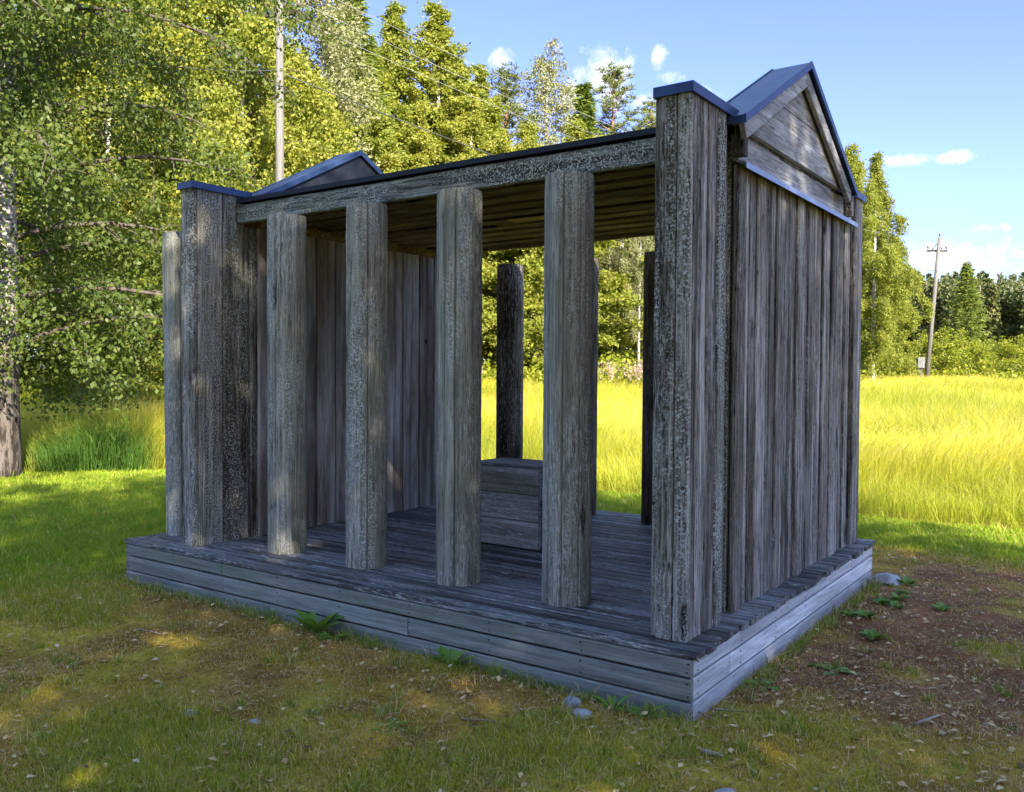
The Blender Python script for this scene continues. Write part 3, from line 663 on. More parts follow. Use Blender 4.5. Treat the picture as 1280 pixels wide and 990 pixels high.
def birch_geo(seed, H, r0, h0, R, nprim, nleaf, lsize, weep=.5, prof=None, el0=.9, twig=False, bend=.25, spread=.13):
    """trunk with limbs, and leaves strung along drooping twigs"""
    rg = np.random.default_rng(seed); prof = prof or (lambda u: (np.sin(np.pi*min(1, .12+u*.95)**.75))**.8)
    k = 14; zt = np.linspace(0, 1, k); wx = np.cumsum(rg.normal(0, .03, k))*bend*H/6; wy = np.cumsum(rg.normal(0, .03, k))*bend*H/6
    T = np.c_[wx-wx[0], wy-wy[0], zt*H]; rad = r0*(1-zt)**.75+.012; rad[0] *= 1.12
    tubes = [tube_np(T, rad, 12)]; strands = []
    ang = rg.uniform(0, 6)
    for i in range(nprim):
        u = (i+rg.random())/nprim; f = h0+(1-h0)*u*.98; b0 = np.array([np.interp(f, zt, T[:, j]) for j in range(3)])
        ang += 2.4+rg.normal(0, .35); L = max(.35, R*prof(u)*rg.uniform(.72, 1.2)); e = el0*(.55+.6*u)+rg.normal(0, .12)
        n = 8; pts = [b0]; d = np.array([np.cos(ang)*np.cos(e), np.sin(ang)*np.cos(e), np.sin(e)])
        for q in range(n-1):
            d = d+np.array([rg.normal(0, .10), rg.normal(0, .10), -.10*weep*(1+q*.35)]); d /= np.linalg.norm(d); pts.append(pts[-1]+d*L/(n-1))
        pts = np.array(pts); rb = min(np.interp(f, zt, rad)*.30+.006, .05)
        tubes.append(tube_np(pts, np.linspace(rb, .006, n), 6))
        ns = max(4, int(6+L*3.2))
        for s in range(ns):
            t = rg.uniform(.05 if twig else .18, 1.0); j = t*(n-1); a = int(min(j, n-2)); p = pts[a]+(pts[a+1]-pts[a])*(j-a); dd = pts[a+1]-pts[a]; dd /= np.linalg.norm(dd)+1e-9
            v = dd*.6+rg.normal(0, .65, 3); v[2] += .15; v /= np.linalg.norm(v); l2 = (.25+.30*L*(1.1-t))*rg.uniform(.6, 1.3); sp = [p]
            for q in range(5):
                v = v+np.array([0, 0, -.30*weep-.06]); v /= np.linalg.norm(v); sp.append(sp[-1]+v*l2/5)
            if weep > .75 and rg.random() < .75:
                for q in range(4):
                    v = v*.45+np.array([rg.normal(0, .06), rg.normal(0, .06), -.8]); v /= np.linalg.norm(v); sp.append(sp[-1]+v*rg.uniform(.12, .32))
            sp = np.array(sp); strands.append(sp)
            if twig: tubes.append(tube_np(sp, np.linspace(.011, .003, len(sp)), 4))
    ln = np.array([np.linalg.norm(np.diff(s, axis=0), axis=1).sum() for s in strands])*rg.uniform(.5, 1.6, len(strands)); cnt = np.maximum(2, (ln/ln.sum()*nleaf)).astype(int)
    P = []; lv = []
    for s, c in zip(strands, cnt):
        t = rg.random(c)**.8*(len(s)-1); a = np.minimum(t.astype(int), len(s)-2); p = s[a]+(s[a+1]-s[a])*(t-a)[:, None]; P.append(p+rg.normal(0, spread, (c, 3))*[1, 1, .8]); lv.append(np.clip(rg.normal(rg.uniform(.25, .75), .2, c), 0, 1))
    P = np.concatenate(P); V, F = leaves_np(P, lsize, rg, .5*weep+.1)
    tv, tf = join_np(tubes); return (tv, tf, len(tubes[0][1])), (V, F, np.repeat(np.concatenate(lv), 4))
def strip(P, d, L, w_, rg):
    n = len(P); s = np.cross(d, rg.normal(size=(n, 3))); s /= np.linalg.norm(s, axis=1)[:, None]+1e-9; s *= (w_/2)[:, None]; e = d*L[:, None]
    return np.stack([P-s*.7, P+s*.7, P+e*.6+s, P+e], 1).reshape(-1, 3), (np.arange(n)*4)[:, None]+[0, 1, 2, 3]
def spruce_geo(seed, H, R, h0=.06, step=.32, per=8, dens=1.0, needle=.16):
    rg = np.random.default_rng(seed); T = np.c_[np.zeros(8), np.zeros(8), np.linspace(0, H, 8)]; tubes = [tube_np(T, np.linspace(.014*H, .012, 8), 10)]
    P = []; D = []; z = H*h0; lv = []
    while z < H*.985:
        u = (z/H-h0)/(1-h0); L0 = R*(1-u)**.88+.08; a0 = rg.uniform(0, 6)
        for b in range(per):
            a = a0+b*2*np.pi/per+rg.normal(0, .22); L = L0*rg.uniform(.6, 1.12); e = .45*u-.32+rg.normal(0, .09); n = 7; t = np.linspace(0, 1, n)
            pts = np.c_[np.cos(a)*L*t, np.sin(a)*L*t, z+rg.uniform(-.12, .12)+L*(np.sin(e)*t+.28*(t**2.4)-.12*np.sin(np.pi*t))]
            tubes.append(tube_np(pts, np.linspace(.02+.006*L, .004, n), 4)); m_ = int((10+26*L)*dens); tt = rg.random(m_)**.75; j = tt*(n-1); i = np.minimum(j.astype(int), n-2)
            p = pts[i]+(pts[i+1]-pts[i])*(j-i)[:, None]; side = np.where(rg.random(m_) < .5, 1, -1); out = np.array([np.cos(a), np.sin(a), 0]); lat = np.array([-np.sin(a), np.cos(a), 0])
            d = out*.55+lat*side[:, None]*rg.uniform(.3, 1, (m_, 1))+np.array([0, 0, 1])*rg.normal(-.22, .25, (m_, 1)); d /= np.linalg.norm(d, axis=1)[:, None]
            q = .30*L*(1-tt)*rg.random(m_); P.append(p+d*q[:, None]+rg.normal(0, .03, (m_, 3))); D.append(d); lv.append(np.clip(.25+.5*tt+rg.normal(0, .15, m_), 0, 1))
        z += step*(1-.45*u)*rg.uniform(.8, 1.2)
    P = np.concatenate(P); D = np.concatenate(D); n = len(P); V, F = strip(P, D, rg.uniform(.8, 1.5, n)*needle*1.5, rg.uniform(.6, 1.2, n)*needle*.45, rg)
    tv, tf = join_np(tubes); return (tv, tf, len(tf)), (V, F, np.repeat(np.concatenate(lv), 4))
def pine_geo(seed, H, R, h0=.45, nprim=34, tufts=14, needle=.30):
    rg = np.random.default_rng(seed); k = 10; T = np.c_[np.cumsum(rg.normal(0, .05, k)), np.cumsum(rg.normal(0, .05, k)), np.linspace(0, H, k)]; rad = np.linspace(.013*H, .03, k); tubes = [tube_np(T, rad, 10)]; P = []; D = []; lv = []
    for i in range(nprim):
        u = (i+rg.random())/nprim; f = h0+(1-h0)*u; b0 = np.array([np.interp(f, np.linspace(0, 1, k), T[:, j]) for j in range(3)]); a = i*2.4+rg.normal(0, .3); L = R*(np.sin(np.pi*(.18+.80*u))**.7)*rg.uniform(.6, 1.15)*(1-.35*u); e = rg.uniform(.05, .45)+.5*u; n = 6; t = np.linspace(0, 1, n)
        pts = b0+np.c_[np.cos(a)*L*t*np.cos(e), np.sin(a)*L*t*np.cos(e), L*(np.sin(e)*t+.15*t*t)]; tubes.append(tube_np(pts, np.linspace(.03+.008*L, .008, n), 5))
        for q in range(int(tufts*(.5+L/R))):
            tt = rg.uniform(.35, 1.02); j = tt*(n-1); ii = int(min(j, n-2)); p = pts[ii]+(pts[ii+1]-pts[ii])*(j-ii)+rg.normal(0, .26, 3)*[1, 1, .6]; m_ = 16; d = rg.normal(size=(m_, 3)); d[:, 2] = np.abs(d[:, 2])*.9; d /= np.linalg.norm(d, axis=1)[:, None]
            P.append(np.repeat(p[None], m_, 0)+d*.04); D.append(d); lv.append(np.clip(rg.normal(rg.uniform(.2, .8), .12, m_), 0, 1))
    P = np.concatenate(P); D = np.concatenate(D); n = len(P); V, F = strip(P, D, rg.uniform(.7, 1.2, n)*needle, np.full(n, .055), rg)
    tv, tf = join_np(tubes); return (tv, tf, len(tf)), (V, F, np.repeat(np.concatenate(lv), 4))
PROTO = {}
def proto(key, geo, bark, leaf, H):
    (tv, tf, nt), (lv_, lf, rv) = geo
    PROTO[key] = (mesh_np('trunk', tv, tf, None, True), mesh_np('crown', lv_, lf, {'rnd': rv}), H)
    PROTO[key][0].materials.append(M[bark]); PROTO[key][0].materials.append(M['limb']); PROTO[key][0].polygons.foreach_set('material_index', np.r_[np.zeros(nt, np.int32), np.ones(len(tf)-nt, np.int32)]); PROTO[key][1].materials.append(M[leaf])
def tree(key, name, label, cat, x, y, h, group=None, rz=0.0, wide=1.0, z=None):
    tm, cm, H = PROTO[key]; o = empty(name, (x, y, float(gz(x, y))-.05 if z is None else z), rz); s = h/H; o.scale = (s*wide, s*wide, s)
    tag(o, label, cat, group); link('trunk', tm, None, o); link('crown', cm, None, o); return o
cone = lambda u: max(.05, (1-u)**.75*min(1, .45+u*4))
proto('birch_a', birch_geo(101, 18, .17, .22, 3.6, 60, 75400, 0.143, .7), 'birchbark', 'birchleaf', 18)
proto('birch_b', birch_geo(102, 18, .15, .16, 3.3, 62, 78300, 0.143, .55, cone), 'birchbark', 'birchleaf', 18)
proto('birch_c', birch_geo(103, 18, .16, .30, 3.9, 54, 72500, 0.143, 1.0), 'birchbark', 'birchleaf', 18)
proto('birch_low', birch_geo(104, 9, .09, .06, 2.7, 46, 49300, 0.126, .5), 'birchbark', 'birchleaf', 9)
proto('birch_thin', birch_geo(105, 19, .14, .30, 2.3, 52, 21750, 0.134, .8, lambda u: .35+.65*np.sin(np.pi*min(1, .1+u*.9))), 'birchbark', 'paleleaf', 19)
proto('weeping', birch_geo(106, 18, .18, .10, 4.3, 64, 101500, 0.134, 1.25), 'birchbark', 'birchleaf', 18)
proto('aspen', birch_geo(107, 19, .17, .10, 4.4, 80, 87000, 0.151, .35, cone), 'birchbark', 'birchleaf', 19)
proto('spruce_a', spruce_geo(111, 18, 2.9, .10, .42, 8, 1.0, .22), 'sprucebark', 'needle', 18)
proto('spruce_b', spruce_geo(112, 11, 2.9, .02, .30, 9, 1.0, .17), 'sprucebark', 'needle', 11)
proto('pine_a', pine_geo(121, 18, 2.7, .42, 40), 'pinebark', 'pineneedle', 18)
proto('pine_b', pine_geo(122, 18, 2.3, .35, 44), 'pinebark', 'pineneedle', 18)
proto('bush', birch_geo(131, 2.6, .035, .02, 1.5, 30, 7000, .11, .2, lambda u: .9, .7), 'sprucebark', 'bushleaf', 2.6)

EDGE = 'trees of the forest edge beyond the meadow'
R_ = random.Random(3)
LIST = [  # kind, name, photo bearing column, top row, distance, width, label
 ('weeping', 'birch_tree', 300, -150, 27, 1.05, 'broad weeping birch with yellow green hanging foliage just behind the bare utility pole'),
 ('birch_a', 'birch_tree', 222, -110, 31, 1.1, 'tall birch between the old trunk at the lawn edge and the weeping birch'),
 ('birch_c', 'birch_tree', 140, -120, 28, 1.05, 'tall drooping birch showing through the branches of the big old birch'),
 ('birch_b', 'birch_tree', 60, -90, 33, 1.1, 'tall birch directly behind the big old birch trunk'),
 ('birch_low', 'birch_tree', 175, 200, 25, 1.1, 'low bright young birch above the tall grass beside the old birch'),
 ('pine_a', 'pine_tree', 85, -40, 40, 1.0, 'orange barked pine glimpsed behind the old birch branches'),
 ('birch_thin', 'birch_tree', 402, -60, 33, 1.1, 'slender birch with a bare white stem and forking limbs beside the wooden pole'),
 ('birch_low', 'birch_tree', 395, 110, 31, 1.15, 'low leafy birch filling the gap under the slender white stem'),
 ('spruce_a', 'spruce_tree', 436, -40, 40, 1.1, 'tall dark spruce behind the slender white stemmed birch'),
 ('birch_a', 'birch_tree', 455, 95, 37, 1.0, 'rounded birch at the foot of the tall dark spruce'),
 ('aspen', 'aspen_tree', 489, 2, 45, 1.0, 'pointed aspen next to the tall dark spruce, first of two spires'),
 ('aspen', 'aspen_tree', 547, 2, 46, 1.15, 'tall pointed bright green aspen above the left gable, second of two spires'),
 ('birch_b', 'birch_tree', 520, 130, 41, 1.1, 'shorter birch between the two pointed aspens'),
 ('birch_a', 'birch_tree', 588, 115, 45, 1.0, 'yellowish birch between the taller aspen and the ragged pine'),
 ('pine_b', 'pine_tree', 627, 88, 54, 1.2, 'ragged pine under the small cloud'),
 ('birch_low', 'birch_tree', 645, 196, 45, 1.1, 'low yellow green birch in front of the ragged pine'),
 ('birch_thin', 'birch_tree', 686, 60, 57, 1.1, 'tall sparse silvery birch standing alone against the sky'),
 ('birch_b', 'birch_tree', 715, 150, 49, 1.0, 'bright birch below the silvery one'),
 ('spruce_a', 'spruce_tree', 727, 98, 58, 1.1, 'pointed conifer between the silvery birch and the big cloud'),
 ('pine_a', 'pine_tree', 769, 88, 59, 1.05, 'bushy topped pine below the big cloud'),
 ('birch_low', 'birch_tree', 775, 190, 48, 1.2, 'low round birch under the bushy topped pine'),
 ('pine_b', 'pine_tree', 814, 128, 64, 1.0, 'small topped pine peeping out next to the front pier of the pavilion'),
 ('birch_a', 'birch_tree', 812, 215, 52, 1.1, 'birch seen over the front beam just beside the pier'),
 ('birch_c', 'birch_tree', 1056, 178, 54, .95, 'drooping birch half hidden by the far pier'),
 ('weeping', 'birch_tree', 1090, 186, 50, .88, 'weeping yellow birch at the end of the wood next to the far pier'),
 ('birch_low', 'birch_tree', 1112, 352, 60, 1.0, 'small young birch at the foot of the weeping yellow birch'),
 ('spruce_b', 'spruce_tree', 1206, 326, 72, 1.0, 'single dense young spruce in the open next to the leaning utility pole'),
 ('birch_b', 'birch_tree', 465, 60, 43, 1.1, 'bright birch filling the gap between the dark spruce and the first pointed aspen'),
 ('birch_a', 'birch_tree', 574, 72, 49, 1.1, 'full birch wedged between the taller aspen and the smaller one'),
 ('birch_b', 'birch_tree', 610, 128, 46, 1.25, 'broad bright birch in front of the smaller pointed aspen'),
 ('birch_c', 'birch_tree', 655, 150, 50, 1.1, 'drooping birch between the ragged pine and the tall silvery birch'),
 ('birch_a', 'birch_tree', 742, 168, 50, 1.1, 'rounded birch between the pointed conifer and the bushy topped pine'),
 ('aspen', 'aspen_tree', 600, 78, 52, 1.0, 'smaller pointed aspen behind the yellowish birch'),
 ('birch_a', 'birch_tree', 355, 60, 38, 1.1, 'leafy birch showing behind the bare utility pole'),
 ('birch_low', 'birch_tree', 690, 205, 44, 1.2, 'low bright birch at the foot of the tall silvery birch'),
 ('birch_low', 'birch_tree', 260, 170, 24, 1.2, 'low dense birch in front of the broad weeping birch'),
 ('birch_thin', 'birch_tree', 762, 240, 46, .8, 'white stemmed birch seen between the last front column and the pier'),
 ('birch_thin', 'birch_tree', 797, 250, 44, .8, 'thin white birch stem nearest to the pier opening'),
 ('pine_a', 'pine_tree', 611, 205, 47, .8, 'straight brown pine stem seen between the two middle front columns'),
 ('pine_b', 'pine_tree', 776, 215, 51, .8, 'dark pine stem behind the white birch stems in the opening'),
 ('birch_b', 'birch_tree', 560, 215, 39, 1.0, 'leafy birch filling the opening behind the third column'),
 ('birch_low', 'birch_tree', 670, 262, 43, 1.2, 'bushy young birch behind the free standing rear column'),
 ('birch_a', 'birch_tree', 490, 190, 36, 1.0, 'full crowned birch rising above the flat roof beside the left gable'),
]
for key, nm, px, py, d, wide, lab in LIST:
    x, y, z = spot(px, d); h = height_at(px, py, d)-z
    tree(key, nm, lab, 'tree', x, y, max(h, 2.0), EDGE, R_.uniform(0, 6.28), wide*(1.22 if key in ('birch_b', 'birch_a') else 1.08))
for px, d, h, lab in ((1178, 63, 2.7, 'bright willow bush at the foot of the leaning utility pole'), (1222, 66, 2.2, 'yellow green bush at the foot of the young spruce'), (1268, 62, 2.3, 'round bush standing alone in the open meadow edge'), (1120, 62, 2.0, 'low bush beyond the meadow near the weeping birch'), (1240, 74, 2.0, 'low bush between the young spruce and the lone round bush')):
    x, y, z = spot(px, d); tree('bush', 'willow_bush', lab, 'bush', x, y, h, 'bushes along the far edge of the meadow', R_.uniform(0, 6), 1.25)

# undergrowth along the foot of the wood, and the wood behind it: two masses
def place_many(key, pts, rg):
    tm, cm, H = PROTO[key]; out = []
    cv = np.empty(len(cm.vertices)*3, np.float32); cm.vertices.foreach_get('co', cv); return cv.reshape(-1, 3), H
def undergrowth():
    rg = np.random.default_rng(55); P = []; rv = []
    for k in range(890):
        px = rg.uniform(-60, 1050) if k < 780 else rg.uniform(1050, 1320); d = rg.uniform(31, 52) if px < 470 else (rg.uniform(38, 56) if px < 1051 else rg.uniform(58, 84)); x, y, z = spot(px, d)
        if px < 200 and d < 26: continue
        r = rg.uniform(.6, 1.5) if k < 780 else rg.uniform(.35, .85); n = 150; p = rg.normal(0, 1, (n, 3))*[r*.55, r*.55, r*.45]; p[:, 2] = np.abs(p[:, 2])*rg.uniform(.7, 1.3); P.append(p+[x, y, z+.15]); rv.append(np.clip(rg.normal(rg.uniform(.2, .9), .15, n), 0, 1))
    P = np.concatenate(P); V, F = leaves_np(P, .22, rg, 0); return mesh_np('undergrowth', V, F, {'rnd': np.repeat(np.concatenate(rv), 4)})
tag(link('undergrowth', undergrowth(), M['bushleaf']), 'leafy undergrowth along the foot of the forest edge', None, None, 'stuff')
def fireweed():
    rg = np.random.default_rng(56); P = []
    for px0, n in ((582, 70), (800, 60), (760, 25), (205, 25)):
        for k in range(n):
            x, y, z = spot(px0+rg.normal(0, 10), rg.uniform(36, 40) if px0 > 300 else rg.uniform(24, 27)); p = rg.normal(0, .05, (14, 3)); p[:, 2] = np.linspace(.75, 1.25, 14)+rg.uniform(-.15, .2); P.append(p+[x, y, z])
    P = np.concatenate(P); V, F = leaves_np(P, .09, rg, 0); return mesh_np('fireweed', V, F, {'rnd': rg.random(len(V))})
tag(link('fireweed', fireweed(), M['fireweed']), 'pinkish flower spikes at the far edge of the meadow', None, None, 'stuff')
def wood_mass(nm, seed, spots_, leafn, lsize, lm='farleaf'):
    rg = np.random.default_rng(seed); LP = []; rv = []; tubes = []
    for x, y, h, kind in spots_:
        z = float(gz(x, y)); n = leafn
        if kind == 0:   # conifer
            t = rg.random(n)**.8; R = h*.13*(1-t)+.12; a = rg.uniform(0, 6.28, n); q = np.sqrt(rg.random(n)); lay = np.round(t*14)/14+rg.normal(0, .012, n); P = np.c_[np.cos(a)*R*q, np.sin(a)*R*q, h*(.22+.78*lay)-R*q*.25]
        else:
            c = rg.normal(0, 1, (26, 3)); c /= np.linalg.norm(c, axis=1)[:, None]; c *= rg.random((26, 1))**.4; i = rg.integers(0, 26, n); P = c[i]*[h*.13, h*.13, h*.30]+rg.normal(0, .45, (n, 3))+[0, 0, h*.66]
        LP.append(P+[x, y, z]); rv.append(np.clip(rg.normal(rg.uniform(.1, .8), .15, n), 0, 1)); tubes.append(tube_np([(x, y, z-.2), (x+rg.normal(0, .15), y, z+h*.5), (x, y, z+h*.95)], [.012*h, .008*h, .01], 6))
    P = np.concatenate(LP); V, F = leaves_np(P, lsize, rg, .2, .8); tv, tf = join_np(tubes)
    me = mesh_np(nm, np.concatenate([V, tv]), np.concatenate([F, tf+len(V)]), {'rnd': np.concatenate([np.repeat(np.concatenate(rv), 4), np.zeros(len(tv))])})
    me.materials.append(M[lm]); me.materials.append(M['birchbark']); me.polygons.foreach_set('material_index', np.r_[np.zeros(len(F), np.int32), np.ones(len(tf), np.int32)]); return me
rg = np.random.default_rng(77); sp_ = []
for i in range(185):
    px = rg.uniform(-60, 1060); d = rg.uniform(50, 95) if px > 460 else rg.uniform(42, 80); x, y, z = spot(px, d); top = np.interp(px, [0, 400, 560, 640, 830, 880, 1060], [40, 60, 110, 190, 200, 215, 250]); h = max(7, height_at(px, top, d)-z)*rg.uniform(.7, .98); sp_.append((x, y, h, int(rg.random() < .5)))
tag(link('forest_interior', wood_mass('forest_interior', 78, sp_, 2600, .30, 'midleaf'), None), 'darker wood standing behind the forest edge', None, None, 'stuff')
sp_ = []
for i in range(230):
    px = rg.uniform(1040, 1340); d = rg.uniform(112, 165); x, y, z = spot(px, d); h = (height_at(px, 350, d)-z)*rg.uniform(.88, 1.07); sp_.append((x, y, h, int(rg.random() < .55)))
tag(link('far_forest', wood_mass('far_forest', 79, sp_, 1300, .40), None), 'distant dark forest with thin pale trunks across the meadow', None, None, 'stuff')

# the big old birch beside the lawn, its branches hanging over the grass
ob = empty('old_birch', (-12.1, 2.42, float(gz(-12.1, 2.42))-.05)); tag(ob, 'big old birch with rugged trunk and low hanging branches at the lawn edge', 'tree')
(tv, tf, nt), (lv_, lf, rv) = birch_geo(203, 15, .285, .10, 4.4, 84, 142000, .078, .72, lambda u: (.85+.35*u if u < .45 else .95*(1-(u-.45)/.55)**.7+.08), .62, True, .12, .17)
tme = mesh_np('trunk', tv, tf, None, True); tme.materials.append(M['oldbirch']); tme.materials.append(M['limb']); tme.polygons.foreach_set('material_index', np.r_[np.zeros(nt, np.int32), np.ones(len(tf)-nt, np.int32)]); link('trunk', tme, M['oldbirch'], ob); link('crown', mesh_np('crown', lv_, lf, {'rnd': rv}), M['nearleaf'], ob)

# the trees beside the viewer whose shade lies over the pavilion
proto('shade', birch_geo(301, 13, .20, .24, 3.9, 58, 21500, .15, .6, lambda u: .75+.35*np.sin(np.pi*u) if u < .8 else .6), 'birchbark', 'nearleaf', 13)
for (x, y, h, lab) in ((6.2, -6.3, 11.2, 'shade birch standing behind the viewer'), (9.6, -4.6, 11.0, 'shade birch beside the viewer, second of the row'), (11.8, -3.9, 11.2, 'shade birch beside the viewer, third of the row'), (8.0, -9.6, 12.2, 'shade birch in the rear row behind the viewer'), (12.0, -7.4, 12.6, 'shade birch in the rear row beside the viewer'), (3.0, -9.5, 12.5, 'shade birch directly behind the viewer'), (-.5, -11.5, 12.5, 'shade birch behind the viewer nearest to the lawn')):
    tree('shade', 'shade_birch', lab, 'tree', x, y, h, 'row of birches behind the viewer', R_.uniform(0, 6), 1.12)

# ------------------------------------------------------------------ poles and wires
def pole(name, x, y, h, r, lean, label, arm_w, face, single_top):
    o = empty(name, (x, y, float(gz(x, y)))); tag(o, label, 'utility pole')
    m_ = MB(5); top = np.array([lean[0]*h, lean[1]*h, h]); m_.tube([(0, 0, -.3), tuple(top*.5), tuple(top)], [r*1.15, r, r*.8], 14); m_.build('shaft', M['pole'], o)
    d = np.array([math.cos(face), math.sin(face), 0]); za = h-.75; c = top*za/h
    m_ = MB(6); nrm = np.array([-d[1], d[0], 0])*(r+.05); a = c-d*arm_w/2+nrm*1; m_.plank(tuple(a), arm_w, .11, .09, tuple(d), 'z', .001, .01, 4); arm = m_.build('crossarm', M['arm'], o)
    for s in (-1, 1):
        m_ = MB(7); e = c+d*s*arm_w*.30; m_.tube([tuple(e+nrm), tuple(top*(za+.45)/h+nrm*.8)], .022, 6); m_.build('brace', M['arm'], arm)
    at = []
    for k, off in enumerate((-.46, .46, 0)):
        b = c+d*off*arm_w+nrm if k < 2 else top*1.0
        m_ = MB(8); z0 = .05 if k < 2 else 0; m_.tube([tuple(b+[0, 0, z0]), tuple(b+[0, 0, z0+.10])], .012, 6); m_.tube([tuple(b+[0, 0, z0+.08]), tuple(b+[0, 0, z0+.12]), tuple(b+[0, 0, z0+.17]), tuple(b+[0, 0, z0+.22]), tuple(b+[0, 0, z0+.25])], [.03, .062, .045, .058, .02], 10); m_.build('insulator', M['porcelain'], arm if k < 2 else o)
        at.append(np.array(o.location)+b+[0, 0, z0+.2])
    return o, at, np.array(o.location), top
x1, y1, z1 = spot(350, 22.5); x2, y2, z2 = spot(1157, 57)
h1 = height_at(350, 14, 22.5)-z1+.75; h2 = height_at(1170, 297, 57)-z2
tp = spot(1171, 57); lean2 = ((tp[0]-x2)/h2, (tp[1]-y2)/h2)
fc = math.atan2(y2-y1, x2-x1)+math.pi/2
p1, at1, b1, t1 = pole('utility_pole', x1, y1, h1, .105, (.0, 0), 'tall bare wooden utility pole rising out of the birches behind the left gable', .95, YAW-.25, True)
p2, at2, b2, t2 = pole('utility_pole', x2, y2, h2, .12, lean2, 'leaning wooden utility pole with a grey meter box far out at the meadow edge', 1.15, YAW, True)
m_ = MB(9); bx_ = _r0*-.27; m_.plank((bx_[0], bx_[1]-.1, .95), .62, .32, .24, 'z', 'x', 0, .015, 1); gb = m_.build('meter_box', M['greybox'], p2)
m_ = MB(9); m_.plank((bx_[0], bx_[1]-.1, -.1), 1.04, .10, .08, 'z', 'x', 0, .01, 1); m_.build('box_post', M['pole'], p2)
def wire(name, a, b, sag, r, label, mat):
    n = 28; t = np.linspace(0, 1, n)[:, None]; P = np.asarray(a)*(1-t)+np.asarray(b)*t; P[:, 2] -= (sag*4*t*(1-t))[:, 0]
    m_ = MB(1); m_.tube(P, r, 5); tag(m_.build(name, mat, None), label, 'wire', 'overhead wires between the utility poles')
dv = (b1-b2)/np.linalg.norm(b1-b2); ext = np.array([dv[0], dv[1], 0])
nm3 = ('lowest', 'middle', 'topmost')
for k, lab in enumerate(('thin overhead conductor on the outer crossarm insulators', 'thin overhead conductor on the inner crossarm insulators', 'thin overhead conductor running from pole top to pole top')):
    wire('power_line', at1[k], at2[k], .9, .0065, lab, M['wire'])
c1 = b1+np.array([0, -.14, height_at(349, 90, 22.5)-z1]); c2 = b2+t2*((height_at(1169, 339, 57)-z2)/h2)+np.array([.1, -.12, 0])
wire('overhead_cable', c1, c2, 1.0, .015, 'thicker dark overhead cable hung low between the two utility poles', M['cable'])
c3 = np.array([*spot(205, 19)[:2], height_at(205, 66, 19)]); wire('overhead_cable', c3-(c1-c3)*1.2, c1, .25, .013, 'dark overhead cable running into the old birch from the bare pole', M['cable'])
far = np.array([*spot(1500, 120)[:2], 0])
for k, lab in enumerate(('thin onward conductor past the young spruce, lower one', 'thin onward conductor past the young spruce, middle one', 'thin onward conductor past the young spruce from the pole top')):
    wire('power_line', at2[k], far+np.array([0, 0, 8.2+.3*k]), 1.4, .009, lab, M['wire'])

# ------------------------------------------------------------------ stones, weeds, bits on the ground
def stone(x, y, sx, sy, sz, seed, label, mat='rock'):
    import bmesh
    bm = bmesh.new(); bmesh.ops.create_icosphere(bm, subdivisions=3, radius=1.0); rg = random.Random(seed); ph = [rg.uniform(0, 6) for _ in range(6)]
    for v in bm.verts:
        c = v.co.copy(); k = 1+.10*math.sin(c.x*2.3+ph[0])*math.sin(c.y*2.1+ph[1])+.07*math.sin(c.z*4+ph[2]+c.x*3)+.04*math.sin(c.y*7+ph[3]); v.co = Vector((c.x*sx*k, c.y*sy*k, max(c.z, -.5)*sz*k))
    me = bpy.data.meshes.new('stone'); bm.to_mesh(me); bm.free(); me.polygons.foreach_set('use_smooth', [True]*len(me.polygons)); o = link('stone', me, M[mat], None, (x, y, float(gz(x, y))+sz*.12)); o.rotation_euler[2] = rg.uniform(0, 3); tag(o, label, 'stone'); return o
stone(.13, 3.40, .135, .10, .075, 1, 'largest rounded grey stone by the far corner of the deck')
stone(-.545, -.19, .062, .045, .035, 2, 'bluish stone closest to the front skirt of the deck')
stone(-.415, -.31, .052, .040, .032, 3, 'small bluish stone just in front of the other one by the front skirt')
stone(-1.91, -1.36, .040, .028, .016, 4, 'flat pale pebble lying in the open turf')
stone(-1.60, -1.245, .028, .020, .012, 5, 'tiny pale pebble on bare turf next to the larger pebble')
stone(.42, -.70, .085, .045, .018, 6, 'flat grey stone sunk in the turf before the near corner')
def weed(x, y, n, L, label, seed, broad=.34, up=.9, droop=.7, name='weed_plant'):
    rg = np.random.default_rng(seed); V = []; F = []; rv = []
    for i in range(n):
        a = i*2.4+rg.normal(0, .3); l = L*rg.uniform(.6, 1.1); e = up*rg.uniform(.5, 1.1); k = 6; base = np.array([np.cos(a), np.sin(a), 0])*.008
        for q in range(k):
            t = q/(k-1); d = l*t; wv = l*broad*.5*(math.sin(math.pi*(.06+.90*t))**.8)*(1 if t > .2 else .35); p = base+np.array([np.cos(a)*math.cos(e), np.sin(a)*math.cos(e), math.sin(e)])*d+np.array([np.cos(a)*.35, np.sin(a)*.35, -.45])*l*t*t*droop; s = np.array([-np.sin(a), np.cos(a), 0])*wv
            V += [p-s+[0, 0, wv*.35], p, p+s+[0, 0, wv*.35]]
        o = i*k*3; v = rg.random()
        for q in range(k-1): F += [(o+q*3, o+q*3+1, o+q*3+4, o+q*3+3), (o+q*3+1, o+q*3+2, o+q*3+5, o+q*3+4)]
        rv += [v]*(k*3)
    o = link(name, mesh_np(name, np.array(V), np.array(F), {'rnd': np.array(rv)}, True), M['weedleaf'], None, (x, y, float(gz(x, y)))); tag(o, label, 'weed', 'weeds around the deck'); return o
weed(-2.46, -.10, 14, .20, 'largest bright green leafy weed beside the front skirt', 1, .36, 1.15, .35)
weed(-2.25, -.16, 6, .11, 'small weed just beside the largest leafy weed', 2, .4)
weed(-1.40, -.07, 10, .145, 'second bright leafy weed midway along the front skirt', 3, .4, 1.1, .35)
weed(-.35, -.14, 9, .13, 'loose weed among pale flowers next to the bluish stones', 4, .2)
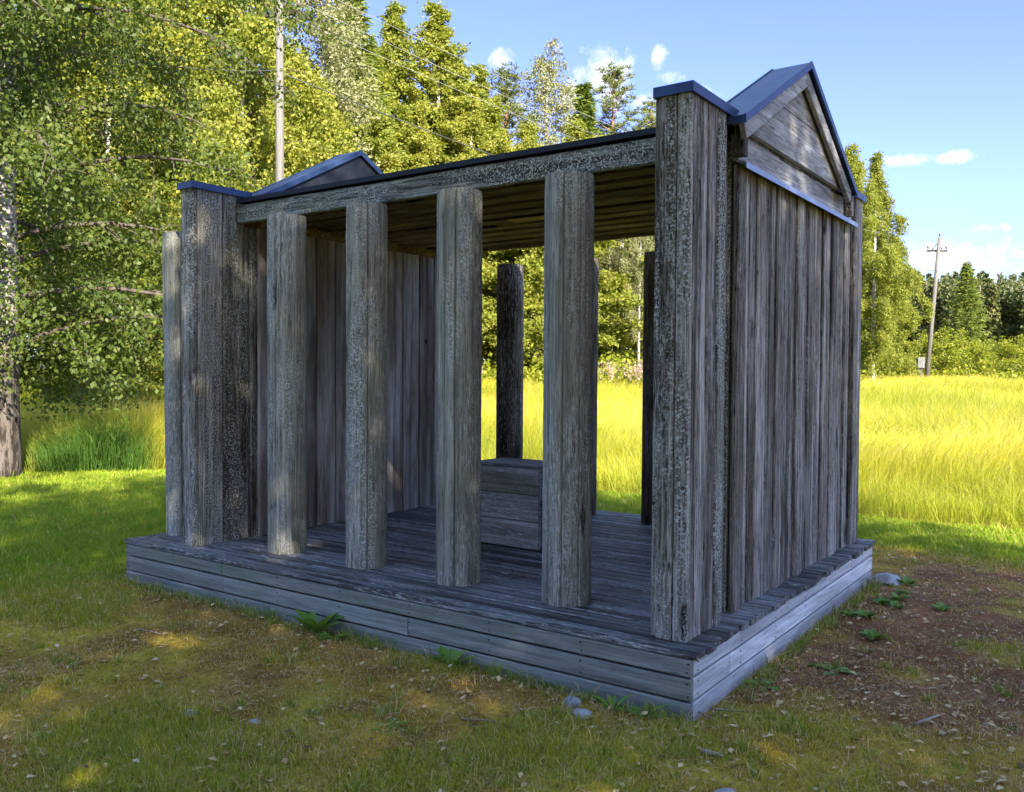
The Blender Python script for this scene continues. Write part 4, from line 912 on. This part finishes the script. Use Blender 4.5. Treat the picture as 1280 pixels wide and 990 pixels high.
weed(-.20, -.10, 9, .12, 'thin leaved weed against the near end of the front skirt', 5, .18)
weed(-1.05, -.95, 8, .10, 'narrow leaved weed growing in the open turf', 6, .2, .5)
weed(.36, 1.02, 7, .13, 'single broad leaved weed on the bare soil', 7, .45, .3)
weed(.12, .62, 5, .10, 'pale weed close to the side skirt near the front corner', 8, .5, .6)
wl = ('yellow green ground weed under the side skirt', 'yellow green ground weed beside the largest stone', 'yellow green ground weed midway along the soil strip', 'spreading weed on the soil away from the skirt', 'spreading weed near the mown strip', 'tiny weed between soil and turf', 'low weed hugging the far end of the skirt', 'low weed in the middle of the soil patch', 'clump of round leaved weed beside the far skirt', 'pale leaved weed near the stone', 'weed with upturned leaves on the soil', 'small weed on the bare ground behind the clump', 'light green weed at the outer soil edge', 'lone weed towards the turf')
wr_ = random.Random(12)
for i, lab in enumerate(wl):
    weed(.12+abs(wr_.gauss(0, .35)), 1.5+wr_.random()*1.9, wr_.randint(9, 17), wr_.uniform(.045, .085), lab, 40+i, .62, .8, .4)
def bits(name, x, y, L, a, r, label, seed):
    m_ = MB(seed); n = 6; P = [(math.cos(a)*L*(i/5-.5)+m_.R.uniform(-.008, .008), math.sin(a)*L*(i/5-.5)+m_.R.uniform(-.008, .008), r+m_.R.uniform(0, .006)) for i in range(n)]
    m_.tube(P, [r, r*1.1, r, r*.9, r*.8, r*.4], 6); tag(m_.build(name, M['twig'], None, (x, y, float(gz(x, y))+.004)), label, 'twig')
bits('twig', .18, .16, .30, .5, .006, 'pale broken twig near the front corner of the side skirt', 1)
bits('twig', .08, .05, .22, -.4, .004, 'short twig close beside the pale one near the front corner', 2)
bits('twig', -.75, -.62, .22, .35, .005, 'dark twig lying in the turf below the bluish stones', 3)
bits('twig', .92, .55, .20, 1.2, .008, 'piece of pale bark on the mossy ground by the soil', 4)
bits('twig', .25, -.38, .10, .3, .011, 'curled pale scrap of bark in front of the near corner', 5)
bits('twig', -3.2, -.75, .25, .1, .004, 'straw coloured twig in the open turf away from the deck', 6)
